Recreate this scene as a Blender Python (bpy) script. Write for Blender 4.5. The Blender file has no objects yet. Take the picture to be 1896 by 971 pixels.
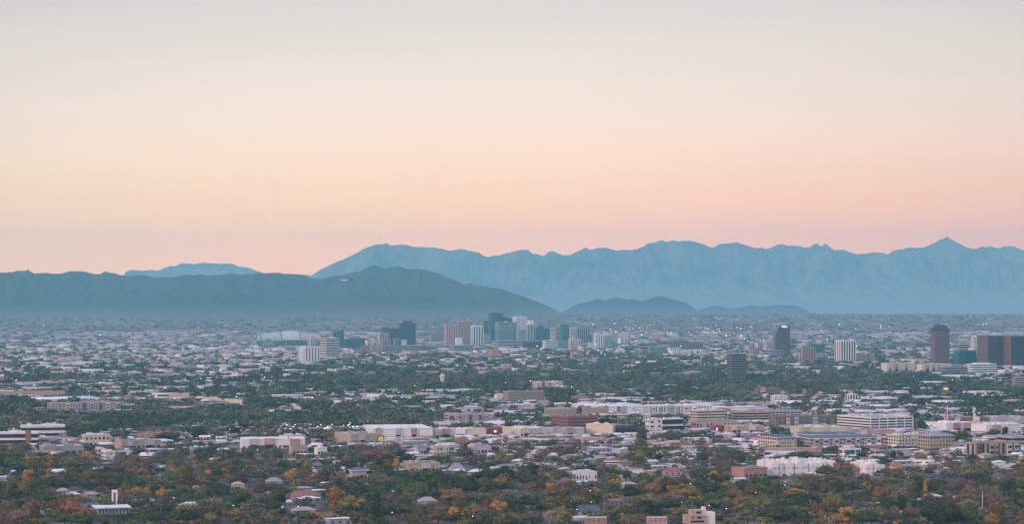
import bpy, math, random
import numpy as np
random.seed(7); rng = np.random.default_rng(11)
R = math.radians
scene = bpy.context.scene
COL = scene.collection

# ---------------------------------------------------------------- camera
F, HZ, CX, CAMH = 4104.0, 569.0, 948.0, 170.0     # focal length and horizon in photo pixels, camera height
cam_data = bpy.data.cameras.new("camera")
cam = bpy.data.objects.new("camera", cam_data); COL.objects.link(cam)
cam.location = (0, 0, CAMH); cam.rotation_euler = (R(90), 0, 0)
cam_data.sensor_width = 36.0; cam_data.lens = 36.0 * F / 1896.0
cam_data.shift_y = (HZ - 485.5) / 1896.0
cam_data.clip_start = 1.0; cam_data.clip_end = 90000.0
scene.camera = cam

# ---------------------------------------------------------------- sky and sun
SUN_EL, SUN_AZ = 16.0, 232.0          # azimuth the light comes from, measured from +Y clockwise: low, behind and to the left
world = bpy.data.worlds.new("World"); scene.world = world; world.use_nodes = True
nt = world.node_tree; nt.nodes.clear()
N = nt.nodes.new; L = nt.links.new
out = N('ShaderNodeOutputWorld'); bg = N('ShaderNodeBackground'); bg2 = N('ShaderNodeBackground'); add = N('ShaderNodeAddShader')
sky = N('ShaderNodeTexSky'); sky.sky_type = 'NISHITA'; sky.sun_disc = False
sky.sun_elevation = R(SUN_EL); sky.sun_rotation = R(SUN_AZ); sky.air_density = 1.0; sky.dust_density = 1.0
L(sky.outputs[0], bg.inputs[0]); bg.inputs[1].default_value = 0.012
tc = N('ShaderNodeTexCoord'); sep = N('ShaderNodeSeparateXYZ'); L(tc.outputs['Generated'], sep.inputs[0])
def ramp(stops):
    r = N('ShaderNodeValToRGB'); cr = r.color_ramp; cr.interpolation = 'LINEAR'
    while len(cr.elements) < len(stops): cr.elements.new(0.5)
    for e, (p, c) in zip(cr.elements, stops): e.position = p; e.color = (*c, 1)
    return r
el = N('ShaderNodeMapRange'); el.inputs[1].default_value = -0.02; el.inputs[2].default_value = 0.98
L(sep.outputs['Z'], el.inputs[0])
def Z(z): return z + 0.02
SKY_L = [(0.0,(2.9,1.10,.28)), (Z(.030),(2.85,1.12,.25)), (Z(.045),(2.05,1.10,.38)), (Z(.075),(1.58,1.06,.74)), (Z(.11),(1.16,.92,.76)), (Z(.145),(.84,.72,.64)), (Z(.30),(.84,.88,1.0)), (1.0,(.80,1.02,1.80))]
SKY_R = [(0.0,(2.55,.55,.16)), (Z(.030),(2.5,.56,.08)), (Z(.045),(1.95,.70,.20)), (Z(.075),(1.52,.90,.62)), (Z(.11),(1.14,.88,.70)), (Z(.145),(.84,.71,.64)), (Z(.30),(.84,.88,1.0)), (1.0,(.80,1.02,1.80))]
def smooth(st):                                   # the same colours, with the corners between the stops rounded off
    xs = [0.0]+list(np.linspace(Z(.006), Z(.16), 24))+[Z(.21), Z(.30), Z(.5), 1.0]; p = [q[0] for q in st]; o = []
    for x in xs:
        w = .016 if x < Z(.17) else 0.0; t_ = np.linspace(max(x-w, 0), x+w, 17); o.append((float(x), tuple(float(np.interp(t_, p, [q[1][k] for q in st]).mean()) for k in range(3))))
    return o
rl, rr = ramp(smooth(SKY_L)), ramp(smooth(SKY_R))
L(el.outputs[0], rl.inputs[0]); L(el.outputs[0], rr.inputs[0])
mx = N('ShaderNodeMapRange'); mx.inputs[1].default_value = -0.20; mx.inputs[2].default_value = 0.26; L(sep.outputs['X'], mx.inputs[0])
mixc = N('ShaderNodeMix'); mixc.data_type = 'RGBA'
L(mx.outputs[0], mixc.inputs[0]); L(rl.outputs[0], mixc.inputs[6]); L(rr.outputs[0], mixc.inputs[7])
# faint streaks of high cloud
mapn = N('ShaderNodeMapping'); mapn.inputs['Scale'].default_value = (3, 3, 30); mapn.inputs['Rotation'].default_value = (0, R(6), 0); L(tc.outputs['Generated'], mapn.inputs[0])
nz = N('ShaderNodeTexNoise'); nz.inputs['Scale'].default_value = 1.6; nz.inputs['Detail'].default_value = 4; L(mapn.outputs[0], nz.inputs[0])
nr = N('ShaderNodeMapRange'); nr.inputs[3].default_value = 0.955; nr.inputs[4].default_value = 1.045; L(nz.outputs[0], nr.inputs[0])
mul = N('ShaderNodeVectorMath'); mul.operation = 'SCALE'; L(mixc.outputs[2], mul.inputs[0]); L(nr.outputs[0], mul.inputs['Scale'])
x2 = N('ShaderNodeMath'); x2.operation = 'MULTIPLY'; L(sep.outputs['X'], x2.inputs[0]); L(sep.outputs['X'], x2.inputs[1])
x3 = N('ShaderNodeMath'); x3.operation = 'MULTIPLY_ADD'; x3.inputs[1].default_value = -2.4; x3.inputs[2].default_value = 1.0; L(x2.outputs[0], x3.inputs[0])
x4 = N('ShaderNodeMath'); x4.operation = 'MAXIMUM'; x4.inputs[1].default_value = .88; L(x3.outputs[0], x4.inputs[0])
mul2 = N('ShaderNodeVectorMath'); mul2.operation = 'SCALE'; L(mul.outputs[0], mul2.inputs[0]); L(x4.outputs[0], mul2.inputs['Scale'])
L(mul2.outputs[0], bg2.inputs[0]); bg2.inputs[1].default_value = 0.93
L(bg.outputs[0], add.inputs[0]); L(bg2.outputs[0], add.inputs[1]); L(add.outputs[0], out.inputs[0])

sun_data = bpy.data.lights.new("sun", 'SUN'); sun_data.energy = 1.9; sun_data.angle = R(14); sun_data.color = (1.0, .64, .50)
sun = bpy.data.objects.new("sun", sun_data); COL.objects.link(sun)
az = R(SUN_AZ); sdir = (math.sin(az)*math.cos(R(SUN_EL)), math.cos(az)*math.cos(R(SUN_EL)), math.sin(R(SUN_EL)))
import mathutils
sun.rotation_euler = mathutils.Vector(sdir).to_track_quat('Z', 'Y').to_euler()
vs = scene.view_settings; vs.view_transform = 'Standard'; vs.look = 'None'; vs.exposure = 0; vs.gamma = 1; vs.use_curve_mapping = False
cy = scene.cycles; cy.use_denoising = True; cy.max_bounces = 5; cy.diffuse_bounces = 2; cy.glossy_bounces = 2
cy.volume_bounces = 1; cy.transparent_max_bounces = 6; cy.transmission_bounces = 2; cy.sample_clamp_indirect = 4; cy.filter_width = 1.3; cy.use_adaptive_sampling = False

# ---------------------------------------------------------------- helpers
def sstep(t): t = np.clip(t, 0, 1); return t*t*(3-2*t)
def gh(D): return 100.0 * sstep((np.asarray(D, float) - 9000.0) / 6000.0)     # the plain rises towards the mountains
def dist(py):                                                            # distance of the ground seen at photo row py
    D = F*CAMH/max(py-HZ, 6.0)
    if D > 10000:
        lo, hi = 9000.0, 30000.0
        for _ in range(40):
            m = (lo+hi)/2
            if HZ + F*(CAMH-float(gh(m)))/m > py: lo = m
            else: hi = m
        D = lo
    return D
def proj(x, y, z): return CX + F*x/y, HZ - F*(z-CAMH)/y
def wx(px, D): return (px-CX)*D/F

MATS = {}
def mat(key, color, rough=0.85, spec=0.3, metal=0.0, emit=None, noise=0.12, nscale=0.35, stripes=None):
    if key in MATS: return MATS[key]
    m = bpy.data.materials.new(key); m.use_nodes = True; t = m.node_tree; b = t.nodes['Principled BSDF']
    b.inputs['Roughness'].default_value = rough; b.inputs['Specular IOR Level'].default_value = spec; b.inputs['Metallic'].default_value = metal
    if emit:
        b.inputs['Emission Color'].default_value = (*color, 1); b.inputs['Emission Strength'].default_value = emit
    g = t.nodes.new('ShaderNodeNewGeometry'); n = t.nodes.new('ShaderNodeTexNoise'); n.inputs['Scale'].default_value = nscale; n.inputs['Detail'].default_value = 5; n.inputs['Roughness'].default_value = .65
    t.links.new(g.outputs['Position'], n.inputs[0])
    r = t.nodes.new('ShaderNodeMapRange'); r.inputs[1].default_value = .3; r.inputs[2].default_value = .7
    r.inputs[3].default_value = 1-noise; r.inputs[4].default_value = 1+noise; t.links.new(n.outputs[0], r.inputs[0])
    v = t.nodes.new('ShaderNodeVectorMath'); v.operation = 'SCALE'; v.inputs[0].default_value = color; t.links.new(r.outputs[0], v.inputs['Scale'])
    t.links.new(v.outputs[0], b.inputs['Base Color'])
    MATS[key] = m; return m

class MB:
    def __init__(s): s.v = []; s.f = []
    def quad(s, a, b, c, d):
        n = len(s.v); s.v += [a, b, c, d]; s.f.append((n, n+1, n+2, n+3)); return s
    def poly(s, pts):
        n = len(s.v); s.v += list(pts); s.f.append(tuple(range(n, n+len(pts)))); return s
    def box(s, x0, x1, y0, y1, z0, z1):
        n = len(s.v)
        s.v += [(x0,y0,z0),(x1,y0,z0),(x1,y1,z0),(x0,y1,z0),(x0,y0,z1),(x1,y0,z1),(x1,y1,z1),(x0,y1,z1)]
        for q in ((0,3,2,1),(4,5,6,7),(0,1,5,4),(1,2,6,5),(2,3,7,6),(3,0,4,7)): s.f.append(tuple(n+i for i in q))
        return s
    def prism(s, ring, z0, z1, top=None):                  # ring of (x,y) extruded; top: another ring for tapering
        n = len(s.v); k = len(ring); top = top or ring
        s.v += [(x, y, z0) for x, y in ring] + [(x, y, z1) for x, y in top]
        s.f.append(tuple(n+i for i in reversed(range(k)))); s.f.append(tuple(n+k+i for i in range(k)))
        for i in range(k): j = (i+1) % k; s.f.append((n+i, n+j, n+k+j, n+k+i))
        return s
    def cyl(s, cx, cy, r, z0, z1, k=10, r1=None):
        r1 = r if r1 is None else r1
        a = [2*math.pi*i/k for i in range(k)]
        return s.prism([(cx+r*math.cos(t), cy+r*math.sin(t)) for t in a], z0, z1, [(cx+r1*math.cos(t), cy+r1*math.sin(t)) for t in a])
    def ring(s, x0, x1, y0, y1, z0, z1, p):                 # band standing p proud of a box, butted round it
        s.box(x0-p, x1+p, y0-p, y0, z0, z1); s.box(x0-p, x1+p, y1, y1+p, z0, z1)
        s.box(x0-p, x0, y0+.004, y1-.004, z0, z1); s.box(x1, x1+p, y0+.004, y1-.004, z0, z1); return s
    def tube(s, p0, p1, r0, r1, k=6):
        p0 = mathutils.Vector(p0); p1 = mathutils.Vector(p1); d = (p1-p0).normalized()
        u = d.orthogonal().normalized(); w = d.cross(u); n = len(s.v)
        for p, r in ((p0, r0), (p1, r1)):
            for i in range(k):
                a = 2*math.pi*i/k; q = p + (u*math.cos(a)+w*math.sin(a))*r; s.v.append(tuple(q))
        s.f.append(tuple(n+i for i in reversed(range(k)))); s.f.append(tuple(n+k+i for i in range(k)))
        for i in range(k): j = (i+1) % k; s.f.append((n+i, n+j, n+k+j, n+k+i))
        return s
    def mesh(s, name, m):
        me = bpy.data.meshes.new(name); me.from_pydata(s.v, [], s.f); me.update()
        if m: me.materials.append(m)
        return me
    def build(s, name, m, parent=None, loc=None, rz=0):
        o = bpy.data.objects.new(name, s.mesh(name, m)); COL.objects.link(o)
        if parent: o.parent = parent
        if loc: o.location = loc
        if rz: o.rotation_euler = (0, 0, rz)
        return o
def tag(o, label=None, cat=None, group=None, kind=None):
    if label: o['label'] = label
    if cat: o['category'] = cat
    if group: o['group'] = group
    if kind: o['kind'] = kind
    return o
def empty(name, loc, rz=0):
    o = bpy.data.objects.new(name, None); COL.objects.link(o); o.location = loc; o.rotation_euler = (0, 0, rz)
    o.empty_display_size = 1; return o
def copy_tree(o, parent=None):
    kids = list(CHILD.get(o.name, [])) if False else [c for c in o.children]
    c = o.copy(); COL.objects.link(c)
    if parent: c.parent = parent
    for k in kids: copy_tree(k, c)
    return c

# value noise for terrain
_P = rng.random((257, 257))
def vnoise(x, y):
    xi = np.floor(x).astype(int); yi = np.floor(y).astype(int); fx = x-xi; fy = y-yi
    fx = fx*fx*(3-2*fx); fy = fy*fy*(3-2*fy); xi %= 256; yi %= 256
    a = _P[xi, yi]; b = _P[xi+1, yi]; c = _P[xi, yi+1]; d = _P[xi+1, yi+1]
    return (a*(1-fx)+b*fx)*(1-fy) + (c*(1-fx)+d*fx)*fy
def ridged(x, y, o=5):
    r = 0; a = 1; t = 0
    for i in range(o):
        r = r + a*(1-np.abs(2*vnoise(x+17.3*i, y+5.1*i)-1)); t += a; a *= .55; x = x*2.03; y = y*2.03
    return r/t
def grid_mesh(name, X, Y, Zz, m):
    nr_, nc = X.shape
    v = np.stack([X, Y, Zz], -1).reshape(-1, 3)
    i = np.arange(nr_*nc).reshape(nr_, nc)
    f = np.stack([i[:-1,:-1], i[:-1,1:], i[1:,1:], i[1:,:-1]], -1).reshape(-1, 4)
    return np_mesh(name, v, f, m)
def np_mesh(name, v, f, m, colors=None, smooth=False):
    me = bpy.data.meshes.new(name); nf, k = f.shape
    me.vertices.add(len(v)); me.vertices.foreach_set('co', np.ascontiguousarray(v, dtype=np.float32).ravel())
    me.loops.add(nf*k); me.loops.foreach_set('vertex_index', np.ascontiguousarray(f, dtype=np.int32).ravel())
    me.polygons.add(nf); me.polygons.foreach_set('loop_start', np.arange(0, nf*k, k, dtype=np.int32))
    me.update(calc_edges=True)
    if colors is not None:
        at = me.attributes.new('tint', 'FLOAT_COLOR', 'FACE'); c = np.ones((nf, 4), np.float32); c[:, :3] = colors; at.data.foreach_set('color', c.ravel())
    if smooth: me.polygons.foreach_set('use_smooth', np.ones(nf, bool))
    me.materials.append(m); o = bpy.data.objects.new(name, me); COL.objects.link(o); return o

# ---------------------------------------------------------------- ground, mountains, air
def ground_mat():
    m = bpy.data.materials.new('dry_ground'); m.use_nodes = True; t = m.node_tree; b = t.nodes['Principled BSDF']; b.inputs['Roughness'].default_value = .95
    b.inputs['Specular IOR Level'].default_value = .1
    g = t.nodes.new('ShaderNodeNewGeometry'); 
    def ns(s, d):
        mp = t.nodes.new('ShaderNodeMapping'); mp.inputs['Scale'].default_value = (s, s, s); t.links.new(g.outputs['Position'], mp.inputs[0])
        n = t.nodes.new('ShaderNodeTexNoise'); n.inputs['Scale'].default_value = 1; n.inputs['Detail'].default_value = d; n.inputs['Roughness'].default_value = .7; t.links.new(mp.outputs[0], n.inputs[0]); return n
    n1 = ns(.012, 6); n2 = ns(.0015, 4)
    c = t.nodes.new('ShaderNodeValToRGB'); e = c.color_ramp.elements
    e[0].position = .36; e[0].color = (.07,.06,.042,1); e[1].position = .66; e[1].color = (.32,.22,.19,1)
    x = c.color_ramp.elements.new(.5); x.color = (.15,.11,.09,1)
    mm = t.nodes.new('ShaderNodeMath'); mm.operation = 'ADD'; m2 = t.nodes.new('ShaderNodeMath'); m2.operation = 'MULTIPLY_ADD'; m2.inputs[1].default_value = .5; m2.inputs[2].default_value = -.25
    t.links.new(n2.outputs[0], m2.inputs[0]); t.links.new(n1.outputs[0], mm.inputs[0]); t.links.new(m2.outputs[0], mm.inputs[1])
    t.links.new(mm.outputs[0], c.inputs[0]); t.links.new(c.outputs[0], b.inputs['Base Color']); return m
GX = np.linspace(-13000, 13000, 60)
GY = np.concatenate([np.linspace(-1500, 10000, 30), np.linspace(10400, 36000, 90)])
X, Y = np.meshgrid(GX, GY)
g = grid_mesh('ground', X, Y, gh(Y), ground_mat()); tag(g, kind='structure')

def rock_mat(name, c0, c1, z0=225, z1=330, foot_haze=(.15,.13,.125), sc=.007):
    m = bpy.data.materials.new(name); m.use_nodes = True; t = m.node_tree; b = t.nodes['Principled BSDF']; b.inputs['Roughness'].default_value = .95; b.inputs['Specular IOR Level'].default_value = .05
    g = t.nodes.new('ShaderNodeNewGeometry'); n = t.nodes.new('ShaderNodeTexNoise'); n.inputs['Scale'].default_value = sc; n.inputs['Detail'].default_value = 9; n.inputs['Roughness'].default_value = .85
    t.links.new(g.outputs['Position'], n.inputs[0]); c = t.nodes.new('ShaderNodeValToRGB'); e = c.color_ramp.elements
    e[0].position = .38; e[0].color = (*c0, 1); e[1].position = .62; e[1].color = (*c1, 1); t.links.new(n.outputs[0], c.inputs[0])
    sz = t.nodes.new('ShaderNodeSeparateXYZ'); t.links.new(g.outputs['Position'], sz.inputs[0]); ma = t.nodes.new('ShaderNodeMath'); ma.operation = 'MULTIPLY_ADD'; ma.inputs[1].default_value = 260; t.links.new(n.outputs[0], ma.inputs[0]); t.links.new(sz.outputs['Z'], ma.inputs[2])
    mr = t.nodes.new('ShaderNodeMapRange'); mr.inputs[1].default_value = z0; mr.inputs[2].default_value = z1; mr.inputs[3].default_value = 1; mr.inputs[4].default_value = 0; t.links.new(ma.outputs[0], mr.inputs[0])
    mi = t.nodes.new('ShaderNodeMix'); mi.data_type = 'RGBA'; t.links.new(mr.outputs[0], mi.inputs[0]); t.links.new(c.outputs[0], mi.inputs[6]); mi.inputs[7].default_value = (*foot_haze,1)   # valley haze painted into the rock colour, paler towards the foot
    t.links.new(mi.outputs[2], b.inputs['Base Color']); return m
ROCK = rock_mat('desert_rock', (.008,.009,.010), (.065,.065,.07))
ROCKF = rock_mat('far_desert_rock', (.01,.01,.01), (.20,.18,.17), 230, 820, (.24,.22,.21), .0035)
def mountain(name, pts, Dc, front, back, gull=0.62, seed=0., power=1.35, dx=9.0, rock=None):
    px = np.array([p[0] for p in pts], float); py = np.array([p[1] for p in pts], float)
    x0, x1 = wx(px[0], Dc), wx(px[-1], Dc); nx = int((x1-x0)/dx); xs = np.linspace(x0, x1, nx)
    meander = 500*(vnoise(xs/1500+seed, xs*0+3.3)-.5) + 160*(vnoise(xs/420+seed, xs*0+9.3)-.5)
    yc = Dc + meander
    pxx = CX + F*xs/yc
    pyy = np.interp(pxx, px, py)
    jag = (ridged(xs/95+seed, xs*0+.5, 5)-.6)*(4.2 if Dc > 25000 else 3.2)
    crest = CAMH + (HZ-pyy+jag)*yc/F
    t = np.concatenate([-np.linspace(1, 0, 64, endpoint=False)**1.25, np.linspace(0, 1, 26)**1.2])
    T, XX = np.meshgrid(t, xs, indexing='ij')
    YY = yc[None, :] + np.where(T < 0, T*front, T*back)
    base = gh(YY) - 1.5
    S = (1-np.abs(T))**power
    rn = ridged(XX/620+seed+.25*np.sin(YY/700), YY/1500+seed, 6); rn2 = ridged(XX/190+seed, YY/420+seed, 4)
    amp = sstep(np.abs(T)/.18)*gull*(1-np.abs(T))**.3
    H = np.maximum(crest[None, :]-base, 4)*S*(1-amp*(1-rn)*1.3-amp*.35*(1-rn2))
    edge = sstep(np.minimum(XX-x0, x1-XX)/250.); 
    Zz = base + H*np.clip(edge + (0 if True else 0), 0, 1)
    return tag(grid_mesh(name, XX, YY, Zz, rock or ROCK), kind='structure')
NEAR = [(-420,525),(-300,500),(-200,506),(-100,498),(0,505.5),(20,504),(36,502),(47,502),(51,499.5),(54,502),(64,508),(80,506),(88,506),(100,508.5),(115,507.5),(128,502.5),(135,503),(152,503),(165,505.5),(180,508),(187,507),(195,503.5),(205,506),(215,507),(230,511),(240,512),(250,510),(265,510),(280,513.5),(300,513.5),(322,513.5),(345,509),(357,511),(370,509),(385,511),(400,510),(420,508),(430,506),(445,509.5),(460,508),(480,505.5),(498,506.5),(512,505),(525,508),(540,508),(552,510),(565,511),(578,515.5),(590,517.5),(605,515),(620,511.5),(635,509.5),(650,506),(665,503),(672,500),(685,493.5),(690,491),(695,491),(702,495),(712,497.5),(722,495.5),(735,494),(748,496),(758,500),(772,498),(785,500.5),(797,502.5),(810,507),(825,514),(845,520),(858,527),(870,525.5),(885,530.5),(905,531.5),(925,534.5),(945,542),(965,548),(985,556),(1000,562),(1015,567),(1030,570),(1045,574),(1065,579)]
FAR = [(450,568),(520,541),(560,519.5),(574,511),(585,505),(595,499),(610,492.5),(622,486),(635,482),(648,475),(660,469.5),(672,462),(685,456.5),(695,453.5),(708,452.5),(716,450.5),(722,454),(730,455),(752,454),(765,457),(780,458.5),(800,459),(815,460.5),(830,465),(835,465.5),(848,462),(856,461.5),(870,465),(888,467.5),(891,472),(900,475.5),(912,473.5),(922,474.5),(930,471.5),(945,468),(955,466),(965,463),(977,463),(986,470),(995,471.5),(1005,474.5),(1014,468),(1022,465.5),(1030,468),(1040,473.5),(1055,473.5),(1070,466),(1084,459),(1093,463.5),(1105,460),(1115,460.5),(1123,458.5),(1132,462),(1142,465),(1152,462),(1170,463),(1180,462),(1192,457),(1200,451),(1210,450),(1220,446.5),(1226,445.5),(1236,449),(1247,445),(1255,448),(1265,446.5),(1278,447),(1295,450.5),(1305,453),(1315,458.5),(1322,458),(1330,453),(1345,451),(1365,449),(1375,452.5),(1390,457.5),(1400,458.5),(1412,459.5),(1418,462.5),(1425,461),(1435,455),(1442,452.5),(1455,454.5),(1470,455),(1480,456),(1487,459.5),(1497,457.5),(1511,450.5),(1520,457),(1529,452),(1538,459),(1545,463),(1552,463.5),(1562,462),(1572,466),(1585,470.5),(1600,470),(1618,468),(1632,468),(1643,471),(1655,465),(1665,462.5),(1672,463),(1682,458.5),(1698,460),(1710,458.5),(1722,454),(1733,449),(1740,444),(1754,439),(1762,444.5),(1775,451.5),(1788,458),(1800,460.5),(1808,461.5),(1818,457),(1835,457.5),(1850,459),(1862,457),(1875,456.5),(1888,462),(1896,465),(1930,458),(2000,470),(2100,462),(2250,490),(2360,515)]
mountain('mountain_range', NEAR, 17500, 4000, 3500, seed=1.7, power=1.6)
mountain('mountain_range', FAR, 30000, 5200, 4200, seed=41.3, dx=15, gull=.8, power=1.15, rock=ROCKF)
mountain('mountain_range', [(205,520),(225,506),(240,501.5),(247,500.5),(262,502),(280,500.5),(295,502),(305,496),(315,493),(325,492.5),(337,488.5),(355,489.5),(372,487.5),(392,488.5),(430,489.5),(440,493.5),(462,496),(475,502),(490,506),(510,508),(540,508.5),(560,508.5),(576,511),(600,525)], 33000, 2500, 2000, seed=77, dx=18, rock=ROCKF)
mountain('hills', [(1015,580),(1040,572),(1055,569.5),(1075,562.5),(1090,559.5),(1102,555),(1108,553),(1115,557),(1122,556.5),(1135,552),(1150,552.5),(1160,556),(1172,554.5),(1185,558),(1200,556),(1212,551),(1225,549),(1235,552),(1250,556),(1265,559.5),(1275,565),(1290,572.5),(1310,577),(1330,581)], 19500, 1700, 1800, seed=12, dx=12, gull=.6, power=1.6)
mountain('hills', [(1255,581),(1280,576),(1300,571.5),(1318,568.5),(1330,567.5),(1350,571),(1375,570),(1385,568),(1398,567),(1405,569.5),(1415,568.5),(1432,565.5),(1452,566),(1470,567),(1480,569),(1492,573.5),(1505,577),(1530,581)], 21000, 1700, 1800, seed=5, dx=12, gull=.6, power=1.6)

hb = MB().box(-13400, 13400, -2000, 36400, -2.5, 1380)
hz = hb.build('haze', None); tag(hz, kind='stuff')
hm = bpy.data.materials.new('air'); hm.use_nodes = True; t = hm.node_tree; t.nodes.clear()
o_ = t.nodes.new('ShaderNodeOutputMaterial'); pv = t.nodes.new('ShaderNodeVolumePrincipled')
pv.inputs['Color'].default_value = (.37,.89,1.0,1); pv.inputs['Density'].default_value = 3.6e-5; pv.inputs['Anisotropy'].default_value = 0
t.links.new(pv.outputs[0], o_.inputs['Volume']); hz.data.materials.append(hm)
hz['label'] = 'thin blue evening air over the whole valley'

# ---------------------------------------------------------------- materials of the city
WALL = {'white':(.82,.77,.73),'cream':(.66,.56,.43),'tan':(.46,.35,.26),'pink':(.52,.35,.30),'salmon':(.44,.25,.19),'brick':(.30,.135,.10),'red':(.32,.06,.055),'orange':(.50,.27,.14),
 'brown':(.20,.13,.10),'grey':(.34,.33,.34),'lilac':(.50,.44,.47),'dark':(.07,.07,.09),'purple':(.085,.045,.06),'maroon':(.29,.145,.145),'teal':(.09,.24,.24),'deepteal':(.035,.12,.13),'navy':(.05,.07,.12),'green':(.04,.12,.09),'yellow':(.85,.65,.04)}
def wall(c): return mat('wall_'+c, WALL[c])
def roofm(c): return mat('roof_'+c, {'white':(.76,.70,.69),'grey':(.32,.29,.30),'tan':(.44,.34,.28),'red':(.34,.13,.09),'brown':(.17,.11,.09),'blue':(.10,.12,.15),'green':(.04,.06,.06),'dark':(.09,.09,.10),'cream':(.62,.52,.42),'pink':(.44,.33,.31),'sage':(.40,.42,.34),'palesage':(.52,.52,.44)}[c], noise=.2, nscale=.12)
def glass(c='dark'): return mat('glass_'+c, {'dark':(.022,.026,.035),'teal':(.02,.13,.13),'blue':(.018,.03,.05),'pale':(.16,.26,.28),'purple':(.06,.04,.07)}[c], rough=.45, spec=.18, noise=.35, nscale=.08)
METAL = mat('grey_metal', (.35,.35,.37), rough=.5, metal=.6)
WHITEP = mat('white_paint', (.80,.78,.76), rough=.5)
ASPH = mat('asphalt', (.055,.055,.06), noise=.3, nscale=.05)
DIRT = mat('tan_dirt', (.36,.26,.19), noise=.3, nscale=.03)
BARK = mat('bark', (.09,.065,.045), noise=.3, nscale=2)
LAMP = mat('lamp_light', (1.0,.86,.66), emit=3.2); LAMPF = mat('far_lamp_light', (1.0,.80,.52), emit=26.0)
SIGNL = mat('yellow_sign_light', (.85,.72,.12), emit=.25)
WHITESIGN = mat('white_sign_light', (1.0,.98,.95), emit=1.2)
REDL = mat('red_tail_light', (1.0,.05,.03), emit=3.0)

def tint_mat(name, noise=.35, nscale=.6, obj=False, rough=.9):
    m = bpy.data.materials.new(name); m.use_nodes = True; t = m.node_tree; b = t.nodes['Principled BSDF']; b.inputs['Roughness'].default_value = rough; b.inputs['Specular IOR Level'].default_value = .12
    if obj: a = t.nodes.new('ShaderNodeObjectInfo'); co = a.outputs['Color']
    else: a = t.nodes.new('ShaderNodeAttribute'); a.attribute_name = 'tint'; co = a.outputs['Color']
    g = t.nodes.new('ShaderNodeNewGeometry'); n = t.nodes.new('ShaderNodeTexNoise'); n.inputs['Scale'].default_value = nscale; n.inputs['Detail'].default_value = 3; t.links.new(g.outputs['Position'], n.inputs[0])
    r = t.nodes.new('ShaderNodeMapRange'); r.inputs[1].default_value = .3; r.inputs[2].default_value = .7; r.inputs[3].default_value = 1-noise; r.inputs[4].default_value = 1+noise; t.links.new(n.outputs[0], r.inputs[0])
    v = t.nodes.new('ShaderNodeVectorMath'); v.operation = 'SCALE'; t.links.new(co, v.inputs[0]); t.links.new(r.outputs[0], v.inputs['Scale']); t.links.new(v.outputs[0], b.inputs['Base Color']); return m
LEAF_O = tint_mat('foliage', obj=True); LEAF_A = tint_mat('distant_foliage', nscale=.25); HOUSE_A = tint_mat('distant_painted_walls', noise=.1, nscale=.3); PAINT_O = tint_mat('car_paint', noise=.03, obj=True, rough=.35)

# ---------------------------------------------------------------- buildings
TH = R(28)
MARKS = []        # landmarks for the labels: (px, py, phrase)
KEEP = []         # (x0, x1, ytop, ykeep, D): trees nearer than D must stay below ykeep here
FOOT = []         # (cx, cy, radius): nothing else grows here
def rnd(a, b): return random.uniform(a, b)
def place(x0, xc, x1, yt, yb, D=None, th=TH, depth=None):
    D = D or dist(yb); s = D/F
    a = (x1-xc)*s/math.cos(th) if xc < x1 else 10
    b = (xc-x0)*s/math.sin(th) if xc > x0+.5 else 0
    if depth: b = depth
    b = max(b, 10.)
    if a*math.sin(th) > 0: a = a/(1+.0)
    z0 = float(gh(D)); h = z0*0 + CAMH + (HZ-yt)*D/F - z0
    X = wx(xc, D)
    # the nearest corner stands on the ray through xc; receding faces shrink a little, allow for it
    a *= 1 + a*math.sin(th)/(2*D); FOOT.append((X + (a*math.cos(th)-b*math.sin(th))/2, D+(a*math.sin(th)+b*math.cos(th))/2, math.hypot(a, b)/2, X, D, a, b, th))
    return X, D, z0, a, b, h
def units(n, a, b, h, root, col='grey', big=1.):
    for i in range(n):
        w, d, k = rnd(3, 7)*big, rnd(3, 6)*big, rnd(1.6, 3.2)*big
        w = min(w, a*.3); d = min(d, b*.3)
        x, y = rnd(.1, .9)*(a-w), rnd(.15, .85)*(b-d)
        MB().box(x, x+w, y, y+d, h+.02, h+k).build('rooftop_unit', roofm(col), root)
def flat_roof(a, b, h, root, rc, par=1.0, wc=None, t=.5):
    MB().box(t+.01, a-t-.01, t+.01, b-t-.01, h-.4, h-.02).build('roof', roofm(rc), root)
    m = MB(); m.box(-.15, a+.15, -.15, t, h+.003, h+par); m.box(-.15, a+.15, b-t, b+.15, h+.003, h+par); m.box(-.15, t, t+.004, b-t-.004, h+.003, h+par); m.box(a-t, a+.15, t+.004, b-t-.004, h+.003, h+par)
    m.build('parapet', wc, root)
def finish(root, name, label, cat, x0, x1, yt, yb, D, keep=.72, mark=None, group=None):
    tag(root, label, cat, group)
    if cat not in ('tower', 'church', 'townhouses') and (CAMH+(HZ-yt)*D/F-float(gh(D))) < 20: keep *= .82
    KEEP.append((x0, x1, yt, yt+(yb-yt)*keep, D))
    if mark: MARKS.append(((x0+x1)/2, (yt+yb)/2, mark))

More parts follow.
